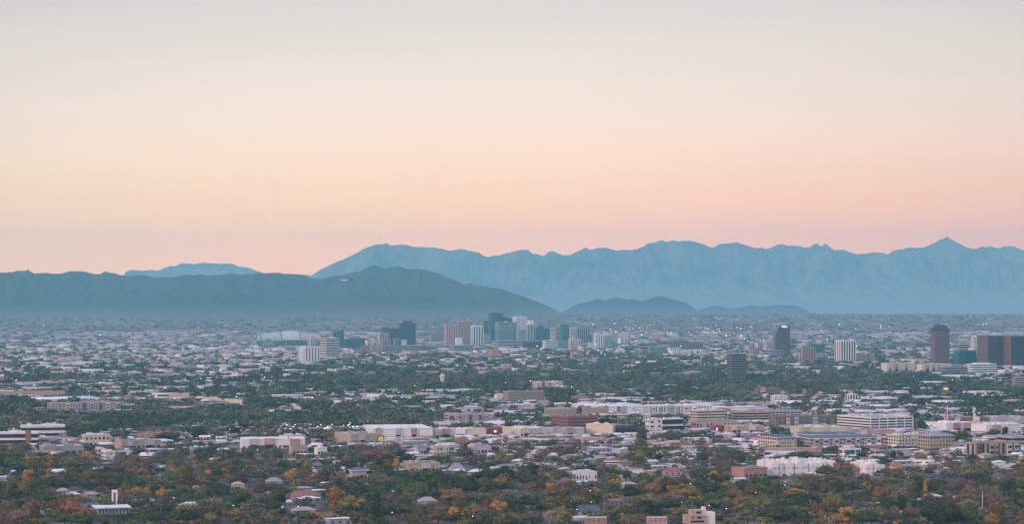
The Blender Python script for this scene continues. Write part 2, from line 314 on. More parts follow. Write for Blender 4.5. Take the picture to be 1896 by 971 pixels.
def building(name, label, cat, x0, xc, x1, yt, yb, wc, style='ribbon', n=6, gc='dark', rc=None, D=None, th=TH, depth=None, frac=.5, un=2, keep=.72, mark=None, bays=8, crown=None, sign=None, roofc=None, par=1.2, front=None):
    X, Y, z0, a, b, h = place(x0, xc, x1, yt, yb, D, th, depth)
    root = empty(name, (X, Y, z0), th); W = wall(wc); rc = rc or {'white':'white','cream':'white','dark':'dark','purple':'dark','deepteal':'dark','navy':'dark','teal':'grey'}.get(wc, 'grey')
    if crown == 'step': hb_ = h*.86
    elif crown == 'round': hb_ = h*.88
    else: hb_ = h
    flat = crown not in ('pyramid', 'slant', 'arch')
    base = MB().box(0, a, 0, b, -2, hb_-.42 if flat else hb_)
    if style == 'curtain':
        base.build('glass_wall', glass(gc), root)
        for i in range(1, n): z = hb_*i/n; MB().ring(0, a, 0, b, z-hb_/n*.09, z+hb_/n*.09, .18).build('spandrel', W, root)
    else:
        base.build('wall', W, root)
        if style == 'ribbon':
            for i in range(n):
                z = hb_*(i+.28)/n; MB().ring(.6, a-.6, .6, b-.6, z, z+hb_/n*frac, .75).build('window_band', glass(gc), root)
        elif style == 'strip':
            for i in range(bays):
                w = a/bays; x = w*(i+.5); MB().box(x-w*frac/2, x+w*frac/2, -.2, -.01, hb_*.04, hb_*.97).build('window_strip', glass(gc), root)
            nb = max(2, int(round(bays*b/a))); 
            for i in range(nb):
                w = b/nb; y = w*(i+.5); MB().box(-.2, -.01, y-w*frac/2, y+w*frac/2, hb_*.04, hb_*.97).build('window_strip', glass(gc), root)
        elif style in ('grid', 'balcony'):
            nb = max(2, min(int(round(bays*b/max(a, 1))), bays)); fh = hb_/n; cnt = 0; rest = MB(); wob = 0 if bays > 20 else 1
            for k in range(n):
                z = fh*(k+.3)
                for i in range(bays):
                    w = a/bays; x = w*(i+.5)+rnd(-.08, .08)*w*wob; ww = w*frac/2*(1-wob*rnd(0, .5)); q = (x-ww, x+ww, -.2, -.01, z, z+fh*(.5-wob*rnd(0, .16)))
                    if random.random() < .16*wob: continue
                    if cnt < 96: MB().box(*q).build('window', glass(gc), root); cnt += 1
                    else: rest.box(*q)
                for i in range(nb):
                    w = b/nb; y = w*(i+.5); q = (-.2, -.01, y-w*frac/2, y+w*frac/2, z, z+fh*.5)
                    if cnt < 96: MB().box(*q).build('window', glass(gc), root); cnt += 1
                    else: rest.box(*q)
            if rest.v: rest.build('window', glass(gc), root)['kind'] = 'stuff'
        elif style == 'plain':
            if n:
                for i in range(bays):
                    w = a/bays; x = w*(i+rnd(.42, .58)); k_ = rnd(.12, .4); MB().box(x-w*k_, x+w*k_, -.2, -.01, rnd(.3, 1.4), min(3.2, h*rnd(.4, .6))).build('window', glass(gc), root)
            for i in range(max(1, bays//4)):
                x = a*rnd(.02, .8); MB().box(x, x+a*rnd(.06, .16), -1.5, -.22, min(3.4, h*.62), min(3.7, h*.62+.3)).build('awning', wall(random.choice(['white', 'brown', 'salmon', 'grey'])), root)
        elif style == 'deck':
            for i in range(n):
                z = hb_*(i+.22)/n; MB().ring(.6, a-.6, .6, b-.6, z, z+hb_/n*.5, .75).build('deck_opening', glass('dark'), root)
            for i in range(bays+1):
                x = a*i/bays; MB().box(x-.7, x+.7, -.55, -.2, 0, hb_*.98).build('column', W, root)
    if cat == AB and a > 45 and style in ('grid', 'strip'):
        for i in range(int(a/13)):
            x = (i+rnd(.1, .5))*13; w = rnd(4, 7); hh = h+rnd(-1.5, 1.8)
            MB().box(x, min(x+w, a-.5), -2.0, -.22, 0, hh).build('bay', wall(random.choice([wc, wc, 'cream', 'tan', 'lilac', 'brown'])), root)
            for k in range(2): MB().box(x+.8, min(x+w, a-.5)-.8, -2.15, -2.01, h*(.2+.4*k), h*(.38+.4*k)).build('window', glass(gc), root)
    if style == 'plain' and a > 30 and h < 22 and n:
        for i in range(int(a/24)):
            x = (i+rnd(.05, .5))*24; w = rnd(6, 13); MB().box(x, min(x+w, a-.5), -1.9, -.24, 0, h+rnd(.3, 2.0)).build('shopfront', wall(random.choice(['white', 'cream', 'tan', 'pink', 'salmon', 'lilac', wc])), root)
            MB().box(x+.8, min(x+w, a-.5)-.8, -2.05, -1.91, .3, h*.45).build('window', glass('dark'), root)
    if front: MB().box(a*.03, a*.97, -1.1, -.78, hb_*.02, hb_*.965).build('front_glazing', glass(front), root)
    if crown == 'pyramid':
        e = 2.0; m = MB().prism([(-e,-e),(a+e,-e),(a+e,b+e),(-e,b+e)], h+.01, h+(roofc[1] if roofc else 14), [(a*.42,b*.42),(a*.58,b*.42),(a*.58,b*.58),(a*.42,b*.58)] if not roofc or a < b*2.2 else [(b*.45,b*.45),(a-b*.45,b*.45),(a-b*.45,b*.55),(b*.45,b*.55)]); m.build('roof', roofm(roofc[0] if roofc else 'green'), root)
        if roofc and roofc[0] == 'blue': MB().ring(-e, a+e, -e, b+e, h-.35, h+.35, .12).build('fascia', wall('white'), root)
    elif crown == 'slant':
        d = roofc[1]; m = MB(); n0 = len(m.v); m.v += [(0,0,h+.01),(a,0,h+.01),(a,b,h+.01),(0,b,h+.01),(0,0,h+.5),(a,0,h+d),(a,b,h+d),(0,b,h+.5)]
        m.f += [(0,3,2,1),(4,5,6,7),(0,1,5,4),(1,2,6,5),(2,3,7,6),(3,0,4,7)]; m.build('roof', wall(wc) if not roofc[0] else roofm(roofc[0]), root)
    elif crown == 'step':
        m = MB().box(a*.2, a*.8, b*.2, b*.8, hb_+.01, h); m.build('penthouse', W, root); flat_roof(a, b, hb_, root, rc, par, W)
    elif crown == 'round':
        k = 10; ring_ = [(a/2+a/2*math.cos(math.pi*2*i/20)*.96, b/2+b/2*math.sin(math.pi*2*i/20)*.96) for i in range(20)]
        top = [(a/2+(x-a/2)*.7, b/2+(y-b/2)*.7) for x, y in ring_]; MB().prism(ring_, hb_+.02, h, top).build('penthouse', wall(wc), root); flat_roof(a, b, hb_, root, rc, par, W)
    elif crown == 'arch':
        rz_ = roofc[1]; m = MB(); k = 10; pts = [(0, h+.01)]+[(a*i/k, h+.02+rz_*math.sin(math.pi*i/k)) for i in range(k+1)]+[(a, h+.01)]
        front = [(x, 0, z) for x, z in pts]; back = [(x, b, z) for x, z in pts]; nn = len(pts); m.v += front+back
        m.f.append(tuple(range(nn))); m.f.append(tuple(reversed(range(nn, 2*nn))))
        for i in range(nn): j = (i+1) % nn; m.f.append((i, nn+i, nn+j, j))
        m.build('roof', roofm(roofc[0]), root)
    else:
        flat_roof(a, b, h, root, rc, par, W)
        units(un+3 if h < 25 else un, a, b, h, root, 'white' if wc in ('white','cream') else 'grey', 1.0 if h < 30 else 1.6)
    if sign:
        kind, fx, fz, fw, fh_ = sign
        MB().box(a*fx, a*(fx+fw), -.6 if style not in('deck',) else -.9, -.25, h*fz, h*(fz+fh_)).build('sign', {'white':WHITESIGN,'red':wall('red'),'yellow':SIGNL,'orange':wall('orange')}[kind], root)
    finish(root, name, label, cat, x0, x1, yt, yb, Y, keep, mark)
    return root, (X, Y, z0, a, b, h)
B = building
TW = 'tower'; OB = 'office building'; AB = 'apartment building'; SH = 'store'; WH = 'warehouse'

# downtown, left group
B('apartment_tower','white residential tower with lit cream left side, in front of the stadium','tower',549,565,591,644,672,'white','strip',gc='blue',bays=5,frac=.28,mark='the white tower by the stadium',keep=.9)
B('apartment_tower','taller pale slab tower rising just behind the white residential tower',TW,568,575,587,624,660,'lilac','strip',bays=3,frac=.3,D=8150,un=3,crown='step')
B('apartment_tower','dark slab tower with teal left side and white gridded front, right of the white towers',TW,590,605,628,627.5,667,'white','ribbon',n=13,gc='blue',frac=.62,mark='the white gridded tower')
B('office_tower','dark teal tower with slanting top behind the white gridded tower',TW,615,619,636,616,652,'deepteal','curtain',n=14,gc='teal',D=8900,crown='slant',roofc=('dark',10))
B('office_building','dark broad slab with grey left end and small white roof sign',OB,634,640,675,629,652,'dark','ribbon',n=6,gc='teal',D=9000,un=3)
B('brick_building','red brick low block at the foot of the dark broad slab',OB,667,671,685,642,654,'brick','plain',bays=3)
B('arena','long low cream arena wall under a flat roof, left of the purple towers','arena',674,680,724,631.5,642,'cream','plain',bays=7,D=9600,un=4,keep=.9)
B('office_tower','small brown tower standing behind the left wing of the purple towers',TW,705,709,722,607,634,'purple','ribbon',n=10,gc='purple',D=10600)
B('office_tower','left lower wing of the broad purple blue towers with ribbon windows',TW,720,723,742,609,643,'purple','strip',bays=4,gc='blue',frac=.5,D=9400,un=3)
B('office_tower','broad dark blue tower with a rounded crown, tallest left of downtown',TW,739,743,769,594.5,643,'navy','ribbon',n=18,gc='blue',D=9500,crown='round',mark='the round-crowned blue tower')
B('office_building','small bright cream box below the round-crowned blue tower',OB,734,737,753,630.5,642,'cream','plain',bays=3,D=9100,keep=.95)
B('office_building','grey slab right of the round-crowned blue tower',OB,768,777,806,617,634,'grey','ribbon',n=5,gc='blue',D=11000)
B('office_building','dark low block between the grey slab and the pink tower',OB,803,806,823,625,636,'dark','ribbon',n=3,D=11200)
B('parking_garage','long pale teal parking garage in front of the pink tower','parking garage',686,700,832,642,656,'grey','deck',n=3,bays=12,D=8600,un=1)
# downtown, centre
B('hotel_tower','pink slab tower with a warm lit left edge, leftmost of the central towers',TW,822,826,847,601,641,'pink','strip',bays=5,gc='purple',frac=.22,D=9300,mark='the pink slab tower')
B('hotel_tower','wide mauve tower with a low curved top beside the pink slab tower',TW,845,848,872,596.5,641,'pink','ribbon',n=17,gc='purple',frac=.3,D=9450,crown='arch',roofc=('pink',5),sign=None)
B('office_building','white box building at the foot of the mauve tower',OB,843,845,856,627,640,'white','plain',bays=2,D=9050,keep=.95)
B('apartment_tower','white and teal striped tower right of the mauve tower',TW,871,876,895,604.5,644,'white','strip',bays=4,gc='teal',frac=.5,D=9100,mark='the striped white and teal tower')
B('office_tower','narrow dark purple tower behind the striped white and teal tower',TW,896,899,907,596,640,'purple','ribbon',n=16,gc='purple',D=9800)
B('office_building','pale low block under the narrow dark purple tower',OB,895,897,908,619,641,'grey','ribbon',n=5,gc='pale',D=9300)
B('office_tower','tallest tower downtown, deep teal glass with a white box on its roof',TW,904,911,931,580.5,642,'deepteal','curtain',n=26,gc='teal',D=9400,un=0,mark='the tallest teal tower')
B('office_tower','lower teal shoulder on the right side of the tallest tower',TW,928,930,939,587.5,642,'deepteal','curtain',n=22,gc='teal',D=9460,un=1)
B('office_building','bright teal glass block with pale left side and white roofline',OB,916,923,956,598,634,'white','curtain',n=12,gc='teal',D=9150,mark='the bright teal glass block')
B('office_tower','dark purple tower top seen between the tallest tower and the white tower',TW,936,938,950,590.5,640,'purple','strip',bays=4,gc='purple',D=9900)
B('apartment_tower','white tower with grey front and pale pink left side, right of the teal block',TW,949,957,975,587.5,642,'white','strip',bays=5,gc='pale',frac=.35,D=9500,un=3,mark='the white central tower')
B('apartment_tower','pale teal lower block attached in front of the white central tower',TW,958,961,974,613,642,'grey','ribbon',n=9,gc='pale',D=9150)
B('apartment_tower','rounded teal glass tower with vertical white ribs',TW,973,977,991,593.5,636,'white','strip',bays=5,gc='teal',frac=.68,D=9300,crown='step',mark='the ribbed teal tower')
B('office_building','dark teal windowless looking block with a small tower on its roof',OB,991,994,1018,610,634,'deepteal','curtain',n=6,gc='teal',D=9600,un=0,mark='the dark teal block')
B('penthouse_block','small square dark tower rising over the dark teal block',OB,996,998,1006,604.5,634,'deepteal','plain',bays=2,D=9640,un=0)
B('civic_building','long low purple red hall with terraces below the teal towers','hall',967,972,1031,634,648,'purple','ribbon',n=3,gc='purple',D=9000,un=2,mark='the long purple hall')
B('office_tower','brown stepped tower left of the grey green tower',TW,1027,1030,1041,601,640,'tan','ribbon',n=12,gc='purple',D=10100,crown='step')
B('office_tower','grey green tower with pale crown right of the brown stepped tower',TW,1037,1041,1054,602,634,'teal','ribbon',n=12,gc='blue',D=9900)
B('office_tower','cream slim tower beside the grey green tower',TW,1054,1057,1068,608,641,'cream','strip',bays=3,gc='pale',D=9900)
B('office_tower','grey blue tower carrying two thin masts',TW,1066,1069,1092,608.5,636,'grey','strip',bays=6,gc='blue',frac=.5,D=9800,mark='the tower with two masts')
B('office_building','small teal block right of the tower with two masts',OB,1088,1090,1100,622,641,'teal','curtain',n=6,gc='teal',D=9700)
B('apartment_tower','white slab tower with a dark centre stripe, left of a pair right of downtown',TW,1098,1103,1116,620,652,'white','strip',bays=3,gc='blue',frac=.34,D=8800,mark='the white slab pair')
B('apartment_tower','teal glass slab tower, right of the pair at the right of downtown',TW,1115,1119,1133,621,652,'white','strip',bays=4,gc='teal',frac=.62,D=8850)
B('civic_tower','cream stepped old tower with a slim upper part in front of downtown',TW,1052,1056,1070,626,652,'cream','strip',bays=4,frac=.3,D=8700,crown='step',mark='the cream stepped tower')
B('office_building','pale low building with white left end below the dark teal block',OB,1004,1010,1032,631.5,648,'white','ribbon',n=4,gc='pale',D=8800)
B('office_building','pale teal low building left of the cream stepped tower',OB,1030,1034,1051,633,650,'grey','curtain',n=4,gc='pale',D=8750)
B('church','orange brick block with a cream roof in front of the bright teal block','church',905,910,924,648,662,'orange','plain',bays=3,keep=.9,un=1)
B('store','long low orange brick terrace left of the orange brick block',SH,880,884,908,656,663,'salmon','plain',bays=6,th=R(12))
B('store','orange low store with a flat roof under the cream stepped tower',SH,1056,1059,1081,652.5,661,'orange','plain',bays=5,keep=.9)
B('store','long mauve low building right of the orange store',SH,1080,1084,1119,652.5,661,'purple','plain',bays=8)
B('school_building','long pale teal hall with a light roof below the pink slab tower','hall',831,840,876,641,654,'grey','ribbon',n=3,gc='teal',D=8500)
B('office_building','low grey building with dark windows below the bright teal glass block',OB,909,922,968,633,647,'lilac','ribbon',n=3,gc='blue',D=8900)
B('apartment_building','long cream apartment row standing above the dark tree belt',AB,985,990,1042,708.5,719,'cream','grid',n=3,bays=14,th=R(12),keep=.95)
B('office_building','tan office building covered with a grid of dark windows, in mid view',OB,931,941,1008,727,748,'tan','grid',n=6,bays=26,frac=.6,gc='purple',keep=.9,mark='the gridded tan office building')
B('store','white annex left of the gridded tan office building',SH,917,920,932,732,741,'white','plain',bays=3,keep=.95)
B('steeple','small cream bell tower standing alone in the tree belt','bell tower',816.5,819,823,697,711,'cream','plain',n=0,un=0,crown='pyramid',roofc=('cream',6),keep=.8)
# right of downtown
B('hotel','wavy topped dark hotel slab on a white podium, right of downtown','hotel',1238,1241,1275,631.5,652,'grey','strip',bays=10,gc='blue',frac=.55,D=8500,mark='the wavy dark hotel')
B('hotel_wing','lower right wing of the wavy topped dark hotel','hotel',1272,1274,1304,635,652,'grey','strip',bays=8,gc='blue',frac=.55,D=8560)
B('podium','long white podium in front of the dark hotel','podium',1240,1244,1310,650,657,'white','plain',bays=9,keep=.95,un=3)
B('office_building','grey low office with a white left end, left of the wavy hotel',OB,1200,1204,1236,644,656,'grey','ribbon',n=3,gc='teal')
B('office_building','low pink grey block left of the grey low office',OB,1184,1187,1203,643,655,'pink','ribbon',n=2)
B('apartment_tower','grey concrete grid tower standing alone among trees',TW,1347,1355,1383,657,708,'grey','ribbon',n=16,gc='dark',frac=.72,keep=.9,mark='the lone concrete grid tower')
B('office_building','pink block with a taller centre shaft, right of the curved dark tower',OB,1482,1487,1512,644.5,669,'salmon','strip',bays=5,frac=.3,gc='purple',keep=.9,mark='the pink block')
B('office_building','dark green glass block behind the pink block',OB,1498,1504,1528,638.5,668,'deepteal','curtain',n=7,gc='teal',D=8150)
B('podium','pale parking podium left of the curved dark tower','podium',1423,1427,1452,650,661,'grey','deck',n=3,bays=5)
B('apartment_tower','white tower with lit left side and cream penthouse',TW,1548,1557,1587,632,672,'white','strip',bays=6,gc='blue',frac=.45,un=2,keep=.9,mark='the white tower with a penthouse')
B('apartment_building','tan terraced condominiums right of the white tower',AB,1587,1592,1622,656,671,'tan','grid',n=4,bays=10,keep=.85)
B('office_tower','red and dark striped tower under a green pyramid roof',TW,1725,1731,1761,612.5,677,'maroon','ribbon',n=18,gc='purple',frac=.5,crown='pyramid',roofc=('green',17),keep=.95,mark='the striped pyramid-roofed tower')
B('office_tower','pale striped tower left of the dark purple pair',TW,1799,1803,1818,624.5,672,'white','ribbon',n=14,gc='blue',frac=.4,D=7000,mark='the pale striped tower')
B('office_tower','left tower of the dark purple pair at the right edge, purple left side',TW,1815,1829,1856,622.5,680,'maroon','ribbon',n=16,gc='navy' if False else 'blue',frac=.5,keep=.95,front='purple',mark='the dark purple pair')
B('office_tower','right tower of the dark purple pair, cut by the right edge of view',TW,1854,1872,1902,623,680,'maroon','ribbon',n=16,gc='dark',frac=.5,keep=.95,front='blue')
B('office_building','teal glass block with stepped roofline right of the striped tower',OB,1768,1776,1812,651,679,'deepteal','curtain',n=6,gc='teal',keep=.9)
B('office_building','small brown top-floored block behind the teal glass block',OB,1773,1777,1795,639,672,'tan','ribbon',n=6,D=7400)
B('office_building','white ribbon windowed low office below the dark purple pair',OB,1792,1800,1851,673,692,'white','ribbon',n=4,gc='teal',frac=.45,keep=.95,crown='step',mark='the white ribbon office')
B('mall_building','long cream low mall left of the striped pyramid-roofed tower',SH,1634,1642,1700,674,689,'cream','plain',bays=9,keep=.95)
B('mall_building','tan box with a raised roof over the long cream mall',SH,1689,1693,1712,667,684,'cream','plain',bays=3,D=6600,keep=.95,th=R(20))
B('mall_building','cream low store at the foot of the striped pyramid-roofed tower',SH,1700,1708,1768,676,690,'cream','plain',bays=9,keep=.9)
B('parking_garage','dark long garage below the teal glass block','parking garage',1740,1750,1796,681,695,'grey','deck',n=3,bays=9)
B('office_building','pale pink striped office cut by the right edge of view',OB,1876,1880,1904,700,716,'pink','ribbon',n=4,frac=.4,keep=.95)
# middle distance
B('apartment_building','long beige three storey apartment row on the left, with white left end',AB,64,88,222,748,761,'lilac','grid',n=3,bays=30,th=R(14),keep=.95,depth=16,mark='the long beige apartment row')
B('apartment_building','beige raised centre block behind the long apartment row',AB,145,150,200,744.5,758,'tan','grid',n=3,bays=12,th=R(14),depth=16)
B('office_building','tan office with two long white ribbon balconies, at the left edge',OB,20,40,116,791,812,'white','ribbon',n=2,gc='dark',frac=.5,th=R(16),depth=26,keep=.8,mark='the white ribbon offices on the left')
B('penthouse_block','cream block on the roof side of the left ribbon office',OB,73,78,110,788,812,'cream','plain',n=0,D=2920,th=R(16))
B('office_building','dark office with white roof edge and red stair tower, cut by the left edge',OB,-20,-10,68,804,826,'white','ribbon',n=2,gc='dark',frac=.6,th=R(8),depth=26,keep=.8)
B('stair_tower','red brick stair tower at the right part of the left edge office',OB,45,47,56,801,830,'brick','plain',n=0,D=2700,un=0,th=R(8))
B('commercial_building','tan flat roofed hall with a dark red right half',SH,147,157,200,808,829,'cream','grid',n=2,bays=6,gc='purple',mark='the tan hall on the left')
B('commercial_building','long low tan store with a broad pale roof, right of the tan hall',SH,205,225,292,819,833,'tan','plain',bays=8,rc='tan',keep=.8)
B('commercial_building','low salmon roofed store in front of the green roofed hotel',SH,250,262,320,806,815,'salmon','plain',bays=7,rc='pink',keep=.8)
B('warehouse','long white roofed shed with a pointed left end',WH,62,80,150,829,842,'grey','plain',bays=6,rc='white',keep=.6,th=R(20),un=3,mark='the pointed white roof')
B('commercial_building','small bright white roofed building among the trees below the tan hall',SH,182,196,212,838,852,'white','grid',n=2,bays=4,rc='white',keep=.8)
B('commercial_building','long white flat roofed store with an orange accent, left of centre',SH,438,448,562,815.5,832,'white','plain',bays=14,th=R(10),keep=.75,depth=40,sign=('orange',.12,.2,.06,.7),mark='the long white store')
B('commercial_building','cream store behind the long white store',SH,517,522,563,809,822,'cream','plain',bays=6,keep=.8)
B('commercial_building','pinkish low store in front of the long white store',SH,533,541,568,829,842,'pink','plain',bays=4,rc='white',keep=.8)
B('commercial_building','small white gable end store right of the pinkish store',SH,583,588,605,831.5,843,'white','plain',bays=3,rc='white',keep=.8)
B('mall_building','large beige big-box store with a lit cream left side',SH,614,650,702,806,824,'tan','plain',bays=5,gc='blue',rc='white',keep=.9,mark='the beige big-box store')
B('mall_building','wide white roofed mall stretching behind the yellow sign',SH,668,690,800,796,815,'white','plain',bays=12,rc='white',th=R(12),depth=90,keep=.9,un=8,mark='the wide white mall')
B('mall_building','row of white pitched store roofs between the mall and the red building',SH,800,806,900,797,812,'cream','plain',bays=12,rc='white',th=R(10),keep=.85,un=6)
B('commercial_building','bright red boxy building with a white roof and a white sign',SH,899,902,930,795,810,'red','plain',bays=4,rc='white',sign=('white',.45,.55,.14,.25),keep=.85,mark='the bright red building')
B('commercial_building','orange lit restaurant in front of the red building','restaurant',842,847,867,814,826,'orange','plain',bays=4,keep=.9)
B('commercial_building','long tan and cream low building right of the red building',SH,930,964,1021,796,809,'cream','plain',bays=10,rc='white',keep=.9,un=5)
B('apartment_building','white apartment house with dark tall windows, centre of the lower half',AB,798,803,831,829,846,'cream','grid',n=2,bays=5,keep=.85,rc='white',mark='the white apartment house')
B('commercial_building','mauve flat roofed building left of the white apartment house',SH,769,773,789,829,842,'lilac','plain',bays=3,rc='blue',keep=.8)
B('warehouse','long low white shed right of the white apartment house',WH,865,872,909,829,840,'lilac','plain',bays=6,rc='white',th=R(10),keep=.8)
B('apartment_building','mauve apartment complex with pitched tan roofs, mid view',AB,820,830,912,769,785,'lilac','grid',n=3,bays=18,th=R(12),rc='pink',keep=.85,un=5)
B('school_building','orange brick four storey building, left wing lit',OB,1021,1051,1108,774,798,'brick','ribbon',n=4,gc='purple',frac=.35,rc='brown',keep=.9,mark='the orange brick building')
B('commercial_building','low pale store strip left of the cream box',SH,1000,1008,1082,796,809,'lilac','plain',bays=9,rc='white',th=R(10),keep=.9,un=5)
B('commercial_building','cream windowless box building right of the orange brick building',SH,1086,1135,1143,788,808,'cream','plain',n=0,bays=2,rc='white',th=R(60),keep=.95,mark='the cream box')
B('commercial_building','low dark glass building with a long flat canopy roof',SH,1140,1146,1182,791,808,'dark','ribbon',n=1,gc='dark',rc='grey',keep=.8)
B('office_building','bright white L shaped building pierced by square dark windows',OB,1198,1202,1227,778,804,'white','grid',n=3,bays=2,frac=.5,rc='white',keep=.95,mark='the bright white office')
B('office_building','white framed dark glass right wing of the bright white office',OB,1226,1229,1267,778,802,'white','ribbon',n=2,frac=.7,gc='dark',rc='white',keep=.9,un=3)
B('apartment_building','white and teal apartment row above the brick building, left half',AB,1127,1136,1195,754,768,'white','grid',n=3,bays=16,rc='white',th=R(12),keep=.9,gc='pale',mark='the white and teal apartment row')
B('apartment_building','white and teal apartment row, right half with tall pale windows',AB,1195,1202,1320,753,770,'white','strip',bays=22,frac=.45,rc='white',th=R(10),keep=.9,gc='pale',un=6)
B('apartment_building','cream five storey apartment block with dark balconies',AB,1280,1292,1345,762,787,'cream','ribbon',n=5,frac=.4,keep=.85,un=4,mark='the cream balcony block')
B('commercial_building','long brown low hall with a pale cornice and a row of windows',SH,1282,1289,1366,781,797,'tan','grid',n=1,bays=12,rc='brown',th=R(12),keep=.9,mark='the long brown hall')
B('commercial_building','crimson cube store in front of the long brown hall',SH,1320,1323,1341,790.5,802,'red','plain',bays=2,keep=.9,un=1,sign=('white',.2,.45,.12,.3))
B('commercial_building','pale pink supermarket strip right of the crimson cube',SH,1341,1348,1416,791,803,'pink','plain',bays=8,rc='white',th=R(10),keep=.9)
B('apartment_building','tan and grey mixed apartment block, right of the cream balcony block',AB,1355,1364,1428,765,784,'tan','ribbon',n=4,frac=.45,th=R(14),keep=.85,un=4)
B('parking_garage','pale long garage behind the brown apartments, three decks','parking garage',1414,1422,1486,763,776,'lilac','deck',n=3,bays=9,th=R(12),keep=.85)
B('apartment_building','brown and mauve apartment terrace left of the large parking garage',AB,1428,1437,1556,773,793,'brown','grid',n=4,bays=22,rc='grey',th=R(12),keep=.85,gc='pale',un=5,mark='the brown apartment terrace')
B('parking_garage','large pale parking garage of four open decks','parking garage',1563,1612,1698,775,800,'white','deck',n=5,bays=5,rc='grey',keep=.95,mark='the large parking garage')
B('commercial_building','long tan flat building between the garage and the blue roofed apartments',SH,1470,1480,1570,794,806,'cream','plain',bays=11,rc='tan',th=R(10),keep=.9,un=4)
B('commercial_building','pink and red store strip below the large parking garage',SH,1570,1578,1660,799,810,'pink','plain',bays=10,rc='pink',th=R(10),keep=.9,un=4)
B('mall_building','white mall hall with a vertical ribbed wall, beside the flagpole',SH,1724,1752,1812,786,802,'white','plain',bays=7,rc='white',keep=.9,un=5,mark='the white mall by the flagpole')
B('mall_building','white low store block right of the lattice mast',SH,1806,1826,1900,789,806,'white','plain',bays=7,rc='white',keep=.85,un=6)
B('commercial_building','low brown commercial strip behind the white mall',SH,1755,1762,1832,775,786,'brown','plain',bays=9,rc='white',th=R(10),keep=.9)
B('commercial_building','pale commercial strip behind the lattice mast',SH,1830,1838,1902,774,786,'lilac','plain',bays=8,rc='white',th=R(10),keep=.9)
B('apartment_building','cream four storey apartments with arched tops, left part',AB,1646,1664,1714,808,832,'cream','grid',n=4,bays=8,keep=.85,rc='grey',un=3,mark='the cream four storey apartments')
B('apartment_building','cream four storey apartments, taller right part with grey hipped roof',AB,1706,1722,1772,809,836,'tan','grid',n=4,bays=8,keep=.85,crown='pyramid',roofc=('grey',5))
B('apartment_building','blue grey roofed apartments with cream left gables, left wing',AB,1410,1438,1478,811,832,'cream','grid',n=3,bays=8,crown='pyramid',roofc=('blue',3),keep=.55)
B('apartment_building','long blue grey roofed apartment wing left of the cream apartments',AB,1476,1500,1648,813,832,'lilac','grid',n=3,bays=24,crown='pyramid',roofc=('blue',3),keep=.5,th=R(12),depth=40,mark='the blue roofed apartments')
B('apartment_building','second blue roof wing behind the long blue roofed wing',AB,1480,1490,1600,806,822,'lilac','grid',n=2,bays=16,crown='pyramid',roofc=('blue',2.5),keep=.8,th=R(10),depth=30)
B('apartment_building','brown modern apartments with tall dark glass, right edge',AB,1793,1806,1902,823,847,'tan','strip',bays=9,frac=.4,gc='dark',keep=.85,rc='grey',mark='the brown modern apartments')
B('commercial_building','lilac grey flat block behind the brown modern apartments',SH,1855,1878,1906,811,828,'lilac','ribbon',n=2,keep=.9)
def townhouses(x0, xc, x1, yt, yb, nu, lab, red=False, mark=None):
    X, Y, z0, a, b, h = place(x0, xc, x1, yt, yb, None, R(16), 42); root = empty('townhouses', (X, Y, z0), R(16)); W = MB(); DK = MB()
    u = a/nu
    for r_ in range(2):
        for i in range(nu):
            hh = h*random.choice([1, 1, .93, .88, 1.06]) if r_ == 0 else h*random.choice([1.05, 1.12, .98]); y0 = r_*22+random.choice([0, 0, 1.4, 2.6]); xa, xb = i*u+.02, (i+1)*u-.02
            W.box(xa, xb, y0, y0+rnd(15, 18), -1, hh-.7)
            MB().ring(xa+.3, xb-.3, y0+.3, y0+14, hh-.69, hh, .28).build('parapet', wall('white'), root)
            if random.random() < .7: q = rnd(.1, .6)*u; MB().box(xa+q, xa+q+2.4, y0+6, y0+9, hh-.68, hh+rnd(.8, 1.8)).build('rooftop_unit', roofm('white'), root)
            if r_ == 0:
                for z in (.8, h*.53):
                    for k in (.22, .68):
                        if random.random() < .72: w_ = rnd(.5, 1.2); MB().box(xa+u*k-w_/2, xa+u*k+w_/2, y0-.14, y0-.01, z, z+rnd(1.1, 1.9)).build('window', glass('blue'), root)
                if i % 3 == 1: MB().box(xa+u*.4, xa+u*.62, y0-.12, y0-.011, h*.08, h*.9).build('stair_slot', wall('grey'), root)
    for k in range(4): MB().box(-.14, -.01, 3+k*9, 4.2+k*9, h*.5, h*.5+1.6).build('window', glass('blue'), root)
    if red: MB().box(a-u*1.4, a-.1, -.4, -.15, 0, h*.9).build('red_end', wall('brick'), root)
    W.build('wall', wall('white'), root); finish(root, 'x', lab, 'townhouses', x0, x1, yt, yb, Y, .72, mark)
townhouses(1404, 1430, 1560, 858, 883, 14, 'broad row of white flat roofed townhouses with a red right end', True, 'the white townhouses')
townhouses(1586, 1606, 1640, 860, 882, 4, 'shorter white townhouse block between the broad row and the orange tiled small house')
B('office_building','tan flat roofed block with an orange red front, mid right',OB,1400,1405,1446,721,732,'brown','plain',bays=8,rc='pink',th=R(10),keep=.9)
B('commercial_building','salmon house group with a broad terrace, right of centre','house',1358,1378,1423,870,886,'salmon','plain',bays=5,rc='pink',keep=.8)
B('house','orange tiled villa with a pale wall, between orange trees','house',743,760,814,861,875,'tan','plain',bays=7,rc='pink',keep=.7,th=R(14))
B('commercial_building','white one storey house with a row of windows, lower centre right','house',1060,1066,1106,877,893,'white','grid',n=1,bays=7,rc='white',keep=.8,th=R(14))
B('commercial_building','mauve grey roofed clubhouse left of the green tree cluster','house',640,652,679,872,888,'lilac','plain',bays=4,crown='pyramid',roofc=('blue',2.5),keep=.6,th=R(14))
B('apartment_tower','white and grey row of small blocks, left in the pale house field',AB,1428,1434,1462,735,746,'white','grid',n=3,bays=5,keep=.9)
